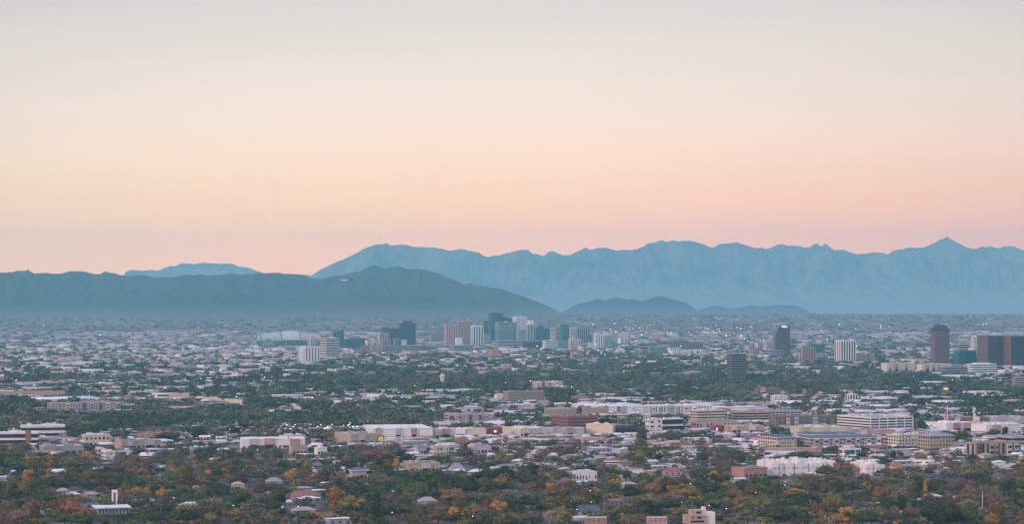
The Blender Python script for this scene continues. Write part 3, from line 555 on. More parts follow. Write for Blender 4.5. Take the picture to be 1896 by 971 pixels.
B('apartment_building','white small tower blocks in the pale house field',AB,1567,1573,1590,732,745,'white','strip',bays=3,keep=.9)

# ---------------------------------------------------------------- singular things
def two_masts():
    for o in COL.objects:
        if o.get('label', '').startswith('grey blue tower carrying'):
            w = max(v.co.x for v in o.children[0].data.vertices); d = max(v.co.y for v in o.children[0].data.vertices); h = max(v.co.z for v in o.children[0].data.vertices)
            for fx, k in ((.3, 34), (.85, 24)): MB().cyl(w*fx, d*.5, 1.1, h, h+k, 6, .5).build('mast', METAL, o)
two_masts()
# the roofed stadium
D = dist(645); s = D/F; X0, Z0 = wx(496, D), float(gh(D)); st = empty('stadium', (X0, D, Z0), R(14))
Lr, Wr = 99*s, 150.
MB().box(-12*s, Lr, 0, Wr, -2, 13*s).build('wall', wall('deepteal'), st)
def vault(x, v):
    u = (x+12*s)/(Lr+12*s); return 13*s+.1+16.5*s*math.sin(math.pi*v)**.8*(.72+.30*math.sin(math.pi*min(1, u*1.05)))
for sec, (xa, xb, dz) in enumerate(((-12*s, 26*s, 0), (26.3*s, 60*s, 2.2), (60.3*s, Lr, .8))):
    nu, nv = 8, 14; m = MB(); m.v += [(xa+(xb-xa)*i/nu, Wr*(.5-.5*math.cos(math.pi*j/nv)), vault(xa+(xb-xa)*i/nu, j/nv)+dz) for i in range(nu+1) for j in range(nv+1)]
    for i in range(nu):
        for j in range(nv): q = i*(nv+1)+j; m.f.append((q, q+nv+1, q+nv+2, q+1))
    m.f += [tuple(range(nv+1)), tuple(reversed(range(nu*(nv+1), (nu+1)*(nv+1))))]; m.build('roof_panel', roofm(('sage', 'palesage', 'pink')[sec]), st)
for x in (-12.6*s, 26.1*s, 60.1*s, Lr+.5*s):
    m = MB()
    for j in range(14):
        p, q = [(x, Wr*(.5-.5*math.cos(math.pi*t/14)), vault(x, t/14)+3.4) for t in (j, j+1)]; m.tube(p, q, 1.3, 1.3, 5)
    m.build('roof_truss', wall('deepteal'), st)
# the glazed arched gable of the left end
m = MB(); ar = [(-12*s+24*s*i/12, 6*s+11.5*s*math.sin(math.pi*i/12)) for i in range(13)]
m.v += [(x, -1.2, z) for x, z in ar]+[(x, -.1, z) for x, z in ar]; n = 13; m.f += [tuple(range(n)), tuple(reversed(range(n, 2*n)))]+[(i, (i+1)%n, n+(i+1)%n, n+i) for i in range(n)]
m.build('arched_window', glass('pale'), st)
for i in range(5): MB().box(-9*s+i*4.6*s, -8.3*s+i*4.6*s, -1.6, -1.21, 0, 9*s).build('pier', wall('white'), st)
MB().box(20*s, Lr+2*s, -26, -.5, -2, 3.6*s).build('entrance_hall', wall('cream'), st)
for i in range(7): MB().box((23+i*10)*s, (29+i*10)*s, -26.4, -26.01, 1.*s, 2.8*s).build('window', glass('blue'), st)
tag(st, 'domed stadium with barrel shaped pale roof and arched glass end, left of downtown', 'stadium'); KEEP.append((480, 600, 616, 643, D)); MARKS.append((530, 628, 'the domed stadium')); FOOT.append((X0, D+60, 130, X0, D, Lr, Wr, R(14)))

# tower with a curved shoulder
D = dist(660); s = D/F; root = empty('office_tower', (wx(1436, D), D, 0), R(10)); a = 28*s; b = 34.; h = 57.5*s
left = [(0, -2), (a, -2), (a, h*.86), (a*.97, h*.95), (a*.9, h*.99), (a*.75, h), (a*.42, h*.985), (a*.27, h*.94), (a*.14, h*.86), (a*.05, h*.74), (0, h*.6)]
m = MB(); n = len(left); m.v += [(x, 0, z) for x, z in left]+[(x, b, z) for x, z in left]; m.f += [tuple(range(n)), tuple(reversed(range(n, 2*n)))]+[(i, n+i, n+(i+1)%n, (i+1)%n) for i in range(n)]
m.build('glass_wall', glass('purple'), root)
def lx(z):
    pts = [(z_, x_) for x_, z_ in left[5:]][::-1]; return float(np.interp(z, [p[0] for p in pts], [p[1] for p in pts]))
for i in range(20):
    z = h*(i+1)/21.; x = lx(z+1)
    MB().box(x-.3, a*(1 if z < h*.84 else .95)+.3, -.5, -.01, z-.3, z+.3).build('spandrel', wall('brown'), root)
    MB().box(x-.9, x-.31, .3, b, z-.55, z+.55).build('spandrel', wall('lilac'), root)
MB().box(a*.42, a*.8, -1.0, -.55, h*.925, h*.965).build('sign', WHITESIGN, root)
finish(root, 'x', 'dark glass tower with a curved left shoulder and white rooftop sign', 'tower', 1432, 1466, 603, 660, D, .88, 'the curved dark tower'); FOOT.append((wx(1450, D), D+20, 35, wx(1436, D), D, a, b, R(10)))

# hotel with a green hipped roof and three gables
D = 2895.; s = D/F; root = empty('hotel', (wx(254, D), D, 0), R(8)); a = 84*s; b = 18.; hw = CAMH+(HZ-799)*s
MB().box(0, a, 0, b, -1, hw).build('wall', wall('tan'), root)
MB().prism([(-1,-1),(a+1,-1),(a+1,b+1),(-1,b+1)], hw+.01, hw+6, [(5,b*.45),(a-5,b*.45),(a-5,b*.55),(5,b*.55)]).build('roof', roofm('green'), root)
for gx in (.27, .47, .67):
    x = a*gx; m = MB().box(x-4.5, x+4.5, -2.4, -.02, 0, hw-.1); m.build('gable_bay', wall('salmon'), root)
    m = MB(); m.v += [(x-5, -2.8, hw-.05), (x+5, -2.8, hw-.05), (x, -2.8, hw+4), (x-5, 3, hw+.02), (x+5, 3, hw+.02), (x, 3, hw+4)]; m.f += [(0,1,2),(5,4,3),(0,3,4,1),(1,4,5,2),(2,5,3,0)]; m.build('gable_roof', roofm('red'), root)
for i in range(16):
    for k in range(2):
        x = a*(i+.5)/16
        if all(abs(x-a*g_) > 6 for g_ in (.27, .47, .67)): MB().box(x-.8, x+.8, -.15, -.01, 1.2+k*3.4, 2.8+k*3.4).build('window', glass('dark'), root)
finish(root, 'x', 'tan hotel under a long dark green roof with three small gables', 'hotel', 253, 337, 789, 808, D, .9, 'the green roofed hotel'); FOOT.append((wx(295, D), D+10, 32, wx(254, D), D, a, b, R(8)))

# chapel with its slotted tower, lower left
D = 1812.; s = D/F; root = empty('church', (wx(182, D), D, 0), R(17)); a = 56*s; b = 22.; hw = CAMH+(HZ-943)*s
MB().box(0, a, 0, b, -1, hw).build('wall', wall('grey'), root)
MB().prism([(-2.2,-2),(a+2,-2),(a+2,b+2),(-3,b+2)], hw+.01, hw+.9).build('roof', roofm('white'), root)
for i in range(9): MB().box(a*(i+.35)/9, a*(i+.65)/9, -.12, -.01, .6, hw-.9).build('window', glass('blue'), root)
tx = a*.66; tb = CAMH+(HZ-910)*(D+20)/F
tw = MB(); tw.box(tx-2.3, tx-1.1, b+3, b+5, 0, tb); tw.box(tx+1.1, tx+2.3, b+3, b+5, 0, tb); tw.box(tx-1.095, tx+1.095, b+3, b+5, tb-2.2, tb); tw.box(tx-1.095, tx+1.095, b+4.4, b+4.8, 0, tb-2.21)
tw.build('bell_tower', wall('white'), root); MB().box(tx-.45, tx+.45, b+3.5, b+4.3, 2, tb-2.3).build('tower_slot', wall('brown'), root)
finish(root, 'x', 'white roofed church with a tall slotted white tower among trees', 'church', 172, 241, 908, 952, D, .93, 'the white church'); FOOT.append((wx(208, D), D+12, 26, wx(182, D), D, a, b, R(17)))

# stepped pink villa cut by the lower edge
D = 1705.; s = D/F; root = empty('house', (wx(1277, D), D, 0), R(12)); hh = lambda py: CAMH+(HZ-py)*s
P = lambda p: (p-1277)*s
MB().box(P(1277), P(1311), 0, 9, -1, hh(957)).build('wall', wall('pink'), root)
MB().box(P(1281), P(1303), 1.5, 9, hh(957)+.01, hh(946)).build('upper_wall', wall('pink'), root)
MB().box(P(1311)+.02, P(1327), 1, 10, -1, hh(951)).build('white_wing', wall('white'), root)
MB().box(P(1269), P(1277)-.02, 2, 8, -1, hh(955)).build('side_wing', wall('pink'), root)
for (xa, xb, ya, yb, yy) in ((1291, 1299, 949, 953, 1.38), (1291, 1300, 958.5, 962, -.12), (1279, 1305, 965.5, 969, -.12), (1282, 1285, 959, 962, -.12)):
    MB().box(P(xa), P(xb), yy, yy+.11, hh(yb), hh(ya)).build('window', glass('dark'), root)
MB().box(P(1277)-.2, P(1311), -.25, -.01, hh(957)-.5, hh(957)).build('cornice', wall('salmon'), root)
MB().box(P(1304), P(1310), 3, 7, hh(957)+.02, hh(941)).build('chimney', wall('white'), root)
finish(root, 'x', 'stepped pink villa with dark windows and a white wing at the lower edge', 'house', 1266, 1330, 941, 975, D, 1.0, 'the stepped pink villa'); FOOT.append((wx(1298, D), D+6, 16, wx(1277, D), D, 22, 10, R(12)))
for (xa, xb, yt, col, lab, mk) in ((1201, 1236, 961, 'pink', 'low pink house with tiny windows at the lower edge, left of the stepped villa', None), (1085, 1124, 961, 'salmon', 'orange flat roofed house at the lower edge, near the picture middle', 'the orange flat roofed house')):
    D = 1712.; s = D/F; root = empty('house', (wx(xa, D), D, 0), R(8)); a = (xb-xa)*s; h = CAMH+(HZ-yt)*s
    MB().box(0, a, 0, 9, -1, h-.5).build('wall', wall(col), root); flat_roof(a, 9, h, root, 'pink', .5, wall('cream'), .3)
    for i in range(4): MB().box(a*(i+.4)/4, a*(i+.62)/4, -.12, -.01, h-2.4, h-1.2).build('window', glass('dark'), root)
    finish(root, 'x', lab, 'house', xa-2, xb+2, yt, 975, D, 1.0, mk); FOOT.append((wx((xa+xb)/2, D), D+5, 12, wx(xa, D), D, a, 9, R(8)))

# flagpole with a very large flag
D = 3090.; root = empty('flagpole', (wx(1754.5, D), D, 0)); s = D/F; ht = CAMH+(HZ-752)*s
MB().cyl(0, 0, .55, 0, ht, 10, .3).build('pole', WHITEP, root); MB().cyl(0, 0, .9, ht, ht+1.4, 8, .3).build('finial', METAL, root)
flag = empty('flag', (0, 0, 0)); flag.location = root.location
fm = {}
def flag_xy(u): return -.6-4.6*u+.35*math.sin(u*9), .9*math.sin(u*7)*u-.6*u    # hanging slack in folds
ztop = CAMH+(HZ-761)*s; Hf = 12.5
def flag_pt(u, v, off=0.): x, y = flag_xy(u); return (x, y-off, ztop - Hf*v*(1-.05*u) - 4.0*u*u)
for i in range(13):
    m = MB(); k = 16
    for j in range(k):
        u0, u1 = j/k, (j+1)/k; v0, v1 = i/13, (i+1)/13
        A, Bq, C, Dq = flag_pt(u0, v0), flag_pt(u1, v0), flag_pt(u1, v1), flag_pt(u0, v1); m.quad(Dq, C, Bq, A)
        m.quad(*[(p[0], p[1]+.05, p[2]) for p in (A, Bq, C, Dq)])
    m.build('stripe', mat('flag_red', (.58,.02,.035)) if i % 2 == 0 else mat('flag_white', (.75,.73,.72)), flag)
m = MB(); stars = MB()
for j in range(7):
    u0, u1 = j*.045, (j+1)*.045; A, Bq, C, Dq = [flag_pt(u, v, .08) for u, v in ((u0, 0), (u1, 0), (u1, 7/13), (u0, 7/13))]; m.quad(Dq, C, Bq, A)
for r_ in range(9):
    for c_ in range(6 if r_ % 2 == 0 else 5):
        u = (.026+.052*c_ + (0 if r_ % 2 == 0 else .026)); v = (r_+.7)/10*7/13; p = flag_pt(u, v, .13); q = .14
        stars.poly([(p[0]+q*(1 if t_ % 2 == 0 else .42)*math.sin(t_*math.pi/5), p[1], p[2]+q*(1 if t_ % 2 == 0 else .42)*math.cos(t_*math.pi/5)) for t_ in range(10)][::-1])
m.build('canton', mat('flag_blue', (.03,.05,.18)), flag); stars.build('stars', mat('flag_white', (.75,.73,.72)), flag)
tag(root, 'very tall white flagpole rising from the white mall on the right', 'flagpole'); tag(flag, 'large red and white striped flag hanging slack from the tall pole', 'flag')
KEEP.append((1746, 1758, 751, 792, D)); MARKS.append((1754, 772, 'the tall flagpole'))
# lattice mast with dishes
D = 3070.; s = D/F; root = empty('lattice_mast', (wx(1803.5, D), D, 0)); ht = CAMH+(HZ-754)*s
m = MB(); n = 9
for i in range(n):
    z0, z1 = ht*i/n, ht*(i+1)/n; w0, w1 = 1.7-1.1*i/n, 1.7-1.1*(i+1)/n
    c0 = [(-w0,-w0),(w0,-w0),(w0,w0),(-w0,w0)]; c1 = [(-w1,-w1),(w1,-w1),(w1,w1),(-w1,w1)]
    for q in range(4):
        m.tube((*c0[q], z0), (*c1[q], z1), .22, .2, 4); m.tube((*c0[q], z0), (*c1[(q+1)%4], z1), .13, .13, 4); m.tube((*c0[(q+1)%4], z0), (*c1[q], z1), .13, .13, 4)
m.build('lattice', WHITEP, root)
for z, x in ((.95, -1.2), (.9, 1.3), (.8, -1.3), (.66, 1.2)): MB().cyl(x, -.8, 1.25, ht*z-1.2, ht*z+1.2, 10, 1.0).build('antenna_drum', WHITEP, root)
for z in (.97, .74): MB().ring(-1.3, 1.3, -1.3, 1.3, ht*z, ht*z+.35, .9).build('platform', METAL, root)
tag(root, 'white lattice radio mast with drum antennas, right of the flagpole', 'radio mast'); KEEP.append((1798, 1809, 754, 792, D)); MARKS.append((1804, 775, 'the lattice mast'))
# lone pale pole lower right
D = 1850.; s = D/F; root = empty('light_pole', (wx(1819, D), D, 0)); ht = CAMH+(HZ-912)*s
MB().cyl(0, 0, .42, 0, ht, 8, .3).build('pole', mat('pale_pole', (.6,.5,.46)), root); MB().box(-.9, .9, -.3, .3, ht, ht+.5).build('cap', METAL, root)
tag(root, 'pale slender pole standing above the trees, lower right', 'pole'); KEEP.append((1815, 1823, 911, 944, D)); MARKS.append((1819, 930, 'the pale slender pole'))
# yellow signs
for (x0, x1, yt, yb, Dd, lab, mk, dark) in ((699, 711.5, 808, 819, 2500., 'lit yellow square sign in a dark frame on a tall post, before the wide mall', 'the yellow square sign', 1), (1747, 1756, 718, 723, 4380., 'small yellow billboard above the houses, left of the flagpole top', 'the small yellow billboard', 0)):
    s = Dd/F; root = empty('roadside_sign', (wx((x0+x1)/2, Dd), Dd, 0)); w = (x1-x0)*s/2; z0 = CAMH+(HZ-yb)*s; z1 = CAMH+(HZ-yt)*s
    MB().box(-w, w, 0, 1.2, z0, z1).build('frame', mat('sign_frame', (.03,.03,.02)) if dark else wall('yellow'), root)
    k = .30 if dark else .02; MB().box(-w*(1-k), w*(1-k), -.25, -.01, z0+(z1-z0)*k*.5, z1-(z1-z0)*k*.55).build('panel', SIGNL, root)
    if dark: MB().box(-w*.28, w*.28, -.5, -.26, z0+(z1-z0)*.32, z0+(z1-z0)*.66).build('emblem', mat('sign_olive', (.35,.28,.02)), root)
    for x in ((-.5*w, .5*w) if dark else (0,)): MB().cyl(x, .6, .35, 0, z0, 8).build('post', METAL, root)
    tag(root, lab, 'sign'); KEEP.append((x0-1, x1+1, yt-1, yb+1, Dd)); MARKS.append(((x0+x1)/2, (yt+yb)/2, mk))

# long tan freeway walls
def long_wall(x0, y0, x1, y1, hgt, col, lab, name='noise_wall', cat='wall'):
    D0, D1 = dist(y0), dist(y1); X0, X1 = wx(x0, D0), wx(x1, D1); ln = math.hypot(X1-X0, D1-D0); root = empty(name, (X0, D0, 0), math.atan2(D1-D0, X1-X0))
    MB().box(0, ln, 0, .8, -1, hgt).build('panel', wall(col), root); MB().box(0, ln, -.3, 1.1, hgt+.003, hgt+.5).build('coping', wall('cream'), root)
    for i in range(12): MB().box(ln*i/12, ln*i/12+1.2, -.5, -.01, 0, hgt-.02).build('pier', wall('tan'), root)
    tag(root, lab, cat); KEEP.append((min(x0, x1), max(x0, x1), min(y0, y1)-12, max(y0, y1)-2, min(D0, D1)))
long_wall(-20, 733, 120, 732, 8, 'tan', 'long tan freeway wall at the left edge among dark trees')
long_wall(150, 731, 350, 739, 8, 'tan', 'long tan freeway wall sloping down behind the beige apartment row')
long_wall(362, 742, 448, 749, 7, 'cream', 'pale freeway wall end, right of the long sloping tan wall')
long_wall(492, 746, 556, 760, 5, 'cream', 'short pale ramp wall descending towards the centre trees')
long_wall(1008, 770, 1068, 768, 9, 'tan', 'tan bank wall above the orange brick building, left half')
long_wall(1078, 769, 1127, 768, 11, 'tan', 'tan bank wall left of the white and teal apartment row')
long_wall(1418, 838, 1520, 838, 5, 'tan', 'low tan wall below the blue roofed apartments')
long_wall(1690, 858, 1742, 864, 3, 'tan', 'pale earth coloured garden wall beside the bare lot, right')

# grey pyramid roofed house and the gabled house
def hip_house(x0, x1, yt, yb, wc, rc, lab, th=R(20), rise=4.5, name='house', mark=None, eave=.8, D=None, chim=False, gable=False, cat='house', keepf=.35):
    D = D or dist(yb); s = D/F; a = (x1-x0)*s*.8; b = max(9, a*.62); root = empty(name, (wx(x0, D)+a*.12, D, float(gh(D))), th)
    H = CAMH+(HZ-yt)*s-float(gh(D)); hw = max(H-rise, 2.5); r = H-hw
    MB().box(0, a, 0, b, -1, hw).build('wall', wall(wc), root)
    if gable:
        m = MB(); e = eave; m.v += [(-e,-e,hw+.01),(a+e,-e,hw+.01),(a+e,b+e,hw+.01),(-e,b+e,hw+.01),(-e,b/2,hw+r),(a+e,b/2,hw+r)]; m.f += [(0,1,5,4),(2,3,4,5),(0,4,3),(1,2,5),(0,3,2,1)]; m.build('roof', roofm(rc), root)
    else:
        q = min(b/2, a/2)*.97; MB().prism([(-eave,-eave),(a+eave,-eave),(a+eave,b+eave),(-eave,b+eave)], hw+.01, hw+r, [(q,b*.49),(a-q,b*.49),(a-q,b*.51),(q,b*.51)]).build('roof', roofm(rc), root)
    for i in range(3): MB().box(a*(i+.35)/3, a*(i+.6)/3, -.1, -.01, .9, min(2.3, hw*.8)).build('window', glass('dark'), root)
    MB().box(a*.46, a*.46+1.1, -.1, -.011, 0.02, 2.1).build('door', wall('brown'), root)
    if chim: MB().box(a*.7, a*.7+1.2, b*.6, b*.6+1, hw+r*.3, hw+r+1).build('chimney', wall('brick'), root)
    tag(root, lab, cat); KEEP.append((x0, x1, yt, yt+(yb-yt)*keepf, D)); FOOT.append((wx((x0+x1)/2, D), D+b/2, max(a, b)/2, wx(x0, D)+a*.12, D, a, b, th))
    if mark: MARKS.append(((x0+x1)/2, (yt+yb)/2, mark))
    return root
hip_house(832, 866, 859, 876, 'tan', 'grey', 'house with a steep grey pyramid roof behind the dark green grove', rise=8, mark='the grey pyramid roof', cat='house')
hip_house(1072, 1118, 938, 957, 'lilac', 'blue', 'grey blue gabled house with white eaves, lower centre right', rise=5, gable=True, mark='the grey blue gabled house')
hip_house(1038, 1064, 885, 897, 'cream', 'red', 'red hipped roof house left of the white one storey house', rise=4)
hip_house(105, 132, 905, 916, 'cream', 'pink', 'pink tiled low house under the trees above the white church', rise=3)
hip_house(158, 186, 912, 922, 'tan', 'pink', 'low tan pink roof just left of the church tower', rise=2.5)
hip_house(430, 456, 893, 912, 'cream', 'tan', 'cream two storey house with narrow front in the lower left', rise=2.5, chim=True)
hip_house(537, 603, 911, 927, 'tan', 'red', 'long red roofed house with a white chimney, lower left of centre', rise=4, chim=True, mark='the long red roofed house')
hip_house(540, 594, 941, 953, 'tan', 'pink', 'wide pink tiled roof near the lower edge below the long red roofed house', rise=3)
hip_house(492, 528, 886, 902, 'lilac', 'grey', 'long grey roofed house left of the long red roofed house', rise=3.5)
hip_house(775, 815, 922, 940, 'lilac', 'pink', 'pink grey tiled house in front of the dark green grove', rise=3.5, mark='the pink grey tiled house')
hip_house(1650, 1674, 857, 873, 'cream', 'red', 'orange tiled small house between white townhouses and the bare lot', rise=4, mark='the orange tiled small house', th=R(10))
hip_house(1840, 1868, 877, 891, 'white', 'brown', 'white house with a brown roof near the right edge', rise=3.5)
hip_house(1842, 1868, 854, 868, 'white', 'white', 'small white canopy hall near the right edge', rise=1.5, cat='pavilion', name='pavilion')
hip_house(1010, 1040, 946, 962, 'tan', 'red', 'red roofed house half hidden near the lower edge, left of the orange flat roofed house', rise=3.5)

# ground sheets that show: lots and streets
def sheet(name, pts, m, z=.05, kind='structure'):
    P_ = [(wx(px, dist(py)), dist(py)) for px, py in pts]; o = MB().poly([(x, y, z) for x, y in P_]).build(name, m)
    if o.data.polygons[0].normal.z < 0: o.data.flip_normals()
    return tag(o, kind=kind)
sheet('bare_lot', [(1655, 850), (1668, 843), (1740, 843), (1758, 856), (1742, 867), (1672, 864)], DIRT)
sheet('parking_lot', [(345, 824), (366, 803), (440, 806), (440, 822)], ASPH, .054)
sheet('parking_lot', [(570, 826), (574, 808), (612, 808), (616, 828)], ASPH, .054)
sheet('parking_lot', [(1320, 816), (1328, 798), (1425, 799), (1425, 818)], ASPH, .054)
sheet('parking_lot', [(1570, 822), (1580, 812), (1650, 812), (1650, 822)], ASPH, .058)
sheet('parking_lot', [(1715, 890), (1725, 872), (1790, 872), (1790, 890)], ASPH, .054)
sheet('parking_lot', [(860, 846), (866, 818), (900, 818), (905, 846)], ASPH, .054)
sheet('bare_field', [(1005, 774), (1010, 768), (1127, 767), (1127, 773)], DIRT, .05)
sheet('street', [(640, 833), (640, 829), (1420, 826), (1420, 830)], ASPH, .062)
sheet('street', [(-40, 848), (-40, 843), (440, 836), (640, 833), (640, 837), (440, 841)], ASPH, .066)

# airliner low over the ridge
D = 8200.; root = empty('airliner', (wx(640.5, D), D, CAMH+(HZ-519.3)*D/F), R(168)); root.rotation_euler = (0, R(0), R(8))
WA = mat('airliner_white', (.85,.85,.86), rough=.3); DA = mat('airliner_dark', (.02,.04,.08), rough=.4)
m = MB(); secs = [(-19, .3, 0), (-18, 1.1, 0), (-16, 1.8, 0), (-13, 2.05, 0), (8, 2.05, 0)]
def lofted(secs, k=12):
    m = MB(); n0 = 0
    for x, r, z in secs:
        for i in range(k): a_ = 2*math.pi*i/k; m.v.append((x, r*math.cos(a_), z+r*math.sin(a_)))
    for j in range(len(secs)-1):
        for i in range(k): q = (i+1) % k; m.f.append((j*k+i, j*k+q, (j+1)*k+q, (j+1)*k+i))
    m.f.append(tuple(reversed(range(k)))); m.f.append(tuple(range((len(secs)-1)*k, len(secs)*k))); return m
lofted(secs).build('fuselage', WA, root); lofted([(8.02, 2.05, 0), (13, 1.7, .3), (17, 1.0, .9), (20, .35, 1.4)]).build('tail_cone', DA, root)
for sgn in (1, -1):
    m = MB(); m.v += [(-5, sgn*1.6, -.9), (3, sgn*1.6, -.9), (8.5, sgn*18, 1.0), (6.5, sgn*18, 1.0), (-5, sgn*1.6, -.4), (3, sgn*1.6, -.5), (8.5, sgn*18, 1.2), (6.5, sgn*18, 1.2)]
    m.f += [(0,1,2,3),(7,6,5,4),(0,4,5,1),(1,5,6,2),(2,6,7,3),(3,7,4,0)]; m.build('wing', WA, root)
    e = lofted([(-5, .9, -2.1), (-4, 1.1, -2.1), (-1, .8, -2.1)]); e.v = [(x, y+sgn*5.6, z) for x, y, z in e.v]; e.build('engine', WA, root)
    m = MB(); m.v += [(14.5, sgn*.6, .9), (18.5, sgn*.6, .9), (20.5, sgn*6.5, 1.3), (18.8, sgn*6.5, 1.3), (14.5, sgn*.6, 1.1), (18.5, sgn*.6, 1.1), (20.5, sgn*6.5, 1.4), (18.8, sgn*6.5, 1.4)]
    m.f += [(0,1,2,3),(7,6,5,4),(0,4,5,1),(1,5,6,2),(2,6,7,3),(3,7,4,0)]; m.build('tailplane', DA, root)
m = MB(); m.v += [(12, -.2, 1.6), (18.5, -.2, 1.6), (22, -.15, 8), (19, -.15, 8), (12, .2, 1.6), (18.5, .2, 1.6), (22, .15, 8), (19, .15, 8)]; m.f += [(0,1,2,3),(7,6,5,4),(0,4,5,1),(1,5,6,2),(2,6,7,3),(3,7,4,0)]; m.build('tail_fin', DA, root)
tag(root, 'small white airliner with a dark tail flying before the nearer ridge', 'airliner')

# street lamps
def lamp(nm='street_lamp', hgt=11., lm=None):
    r = empty(nm, (0, 0, 0)); m = MB().cyl(0, 0, .16, 0, hgt, 6, .1); m.tube((0, 0, hgt-.3), (1.2, 0, hgt+.1), .08, .06, 5); m.build('pole', METAL, r)
    m = MB(); m.box(.6, 1.6, -.28, .28, hgt-.1, hgt+.25); m.build('lamp_head', lm or LAMP, r); return r
L0 = lamp(); used = [False]
def put(src, flag, x, y, rz=0, sc=1., z=0.):
    if not flag[0]: flag[0] = True; o = src
    else: o = copy_tree(src)
    o.location = (x, y, z); o.rotation_euler = (0, 0, rz); o.scale = (sc,)*3; return o
lots = [([(532,788),(541,791),(546,788),(575,787),(587,791),(592,788),(607,792),(617,787),(636,789),(644,789),(655,791),(664,791),(648,787),(650,784),(540,795),(600,795)], 'lit lamp on a tall pole over the car parks left of the beige store', 'lamps over the car parks left of centre', 17.),
 ([(799,790),(745,789),(745,812),(630,826),(712,823),(692,826),(476,834),(868,826)], 'lit lamp standing around the wide white mall', 'lamps around the wide mall', 10.),
 ([(1325,806),(1345,801),(1362,806),(1388,799),(1405,806),(1420,800),(1310,799),(1300,806)], 'lit lamp in the car park of the crimson cube store', 'lamps by the crimson cube', 9.),
 ([(375,812),(392,806),(408,812),(425,806),(440,812),(350,806),(362,812)], 'lit lamp in the crowded car park left of the long white store', 'lamps in the crowded car park', 9.),
 ([(1594,809),(1618,806),(1650,812),(1672,806),(1700,803),(1582,833),(1610,838),(1742,835),(1560,838)], 'small lit lamp along the street below the large parking garage', 'lamps below the large garage', 9.),
 ([(1068,830),(728,950),(874,957),(1069,945),(1322,893),(1263,931),(1312,937),(1094,931),(1346,943),(1280,897),(1400,913),(1091,910),(554,939),(434,937),(680,882),(321,923)], 'single white lamp glowing between the garden trees', 'garden street lamps', 9.)]
for pts, lab, grp, hgt in lots:
    for (px, py) in pts:                       # py is the lamp's own row: solve for the distance of its foot
        Dl = F*(CAMH-hgt)/(py-HZ); o = put(L0, used, wx(px, Dl), Dl, rnd(0, 6.28), hgt/11.); tag(o, lab, 'street lamp', grp); KEEP.append((px-1.5, px+1.5, py-1, py+2.5, Dl))
# far street lamps below the mountains, to the right of downtown
far_l = []; L1 = lamp(lm=LAMPF); used1 = [False]
fx = [(1150,613),(1158,611),(1165,615),(1172,613),(1176,613),(1184,612),(1198,611),(1232,613),(1236,617),(1245,617),(1276,609),(1289,610),(1298,611),(1306,611),(1324,611),(1332,614),(1340,612),(1310,619),(1318,622),(1371,613),(1387,607),(1386,615),(1312,614),(1243,620),(1100,612),(1120,616),(1130,612),(1140,618),(1325,621),(1358,618),(1372,629),(1378,631),(1384,634),(1400,632),(1413,632),(1787,593),(1714,587),(1820,604),(1826,605),(1645,609),(1630,609),(1555,606),(1753,706)]
for px, py in fx: far_l.append((px, py))
for _ in range(48): far_l.append((random.gauss(1220, 90) if random.random() < .6 else rnd(20, 1880), rnd(603, 628)))
for _ in range(60): far_l.append((rnd(0, 1890), rnd(628, 745)))
for px, py in far_l:
    lo, hi = 3000., 30000.
    for _ in range(40):
        mD = (lo+hi)/2
        if HZ+F*(CAMH-float(gh(mD))-12)/mD > py: lo = mD
        else: hi = mD
    o = put(L1, used1, wx(px, lo), lo, rnd(0, 6.28), 12/11.*rnd(1.0, 2.1) if lo > 8000 else rnd(.6, .9), float(gh(lo)))
    tag(o, 'far street lamp glimmering in the hazy city plain below the mountains' if lo > 6500 else 'street lamp glowing among the roofs of the middle distance', 'street lamp', 'far street lamps' if lo > 6500 else 'street lamps of the middle distance'); KEEP.append((px-1, px+1, py-1, py+1, lo))

# cars
def car():
    r = empty('parked_car', (0, 0, 0)); m = MB()
    pr = [(-2.2,.35),(2.2,.35),(2.25,.8),(1.2,.95),(-2.1,1.0),(-2.25,.8)]; n = len(pr); m.v += [(x,-.88,z) for x, z in pr]+[(x,.88,z) for x, z in pr]; m.f += [tuple(range(n)), tuple(reversed(range(n,2*n)))]+[(i,n+i,n+(i+1)%n,(i+1)%n) for i in range(n)]
    body = m.build('body', PAINT_O, r)
    m = MB().prism([(-1.7,-.8),(1.1,-.8),(1.1,.8),(-1.7,.8)], 1.0, 1.45, [(-1.3,-.66),(.4,-.66),(.4,.66),(-1.3,.66)]); m.build('cabin', glass('dark'), r)
    for x in (-1.35, 1.35):
        for y in (-.9, .72):
            w = MB(); k = 10; a_ = [2*math.pi*i/k for i in range(k)]; w.v += [(x+.33*math.cos(t), y, .33+.33*math.sin(t)) for t in a_]+[(x+.33*math.cos(t), y+.18, .33+.33*math.sin(t)) for t in a_]
            w.f += [tuple(range(k)), tuple(reversed(range(k, 2*k)))]+[(i, k+i, k+(i+1)%k, (i+1)%k) for i in range(k)]; w.build('wheel', mat('tyre', (.02,.02,.02)), r)
    return r
C0 = car(); cused = [False]; CC = [('white',(.75,.75,.75)),('white',(.7,.7,.72)),('silver',(.4,.41,.43)),('black',(.02,.02,.025)),('red',(.4,.03,.03)),('grey',(.15,.15,.16)),('blue',(.04,.08,.2))]
carlots = [(350,438,806,820,6,9,'the crowded car park at left'),(573,612,811,825,4,5,'the car park beside the beige store'),(1325,1424,800,816,5,11,'the car park of the crimson cube'),(1572,1648,813,821,3,8,'the lot below the large garage'),(1718,1788,874,888,4,6,'the lot left of the brown roofed white house'),(864,902,820,844,4,3,'the lot right of the white apartment house')]
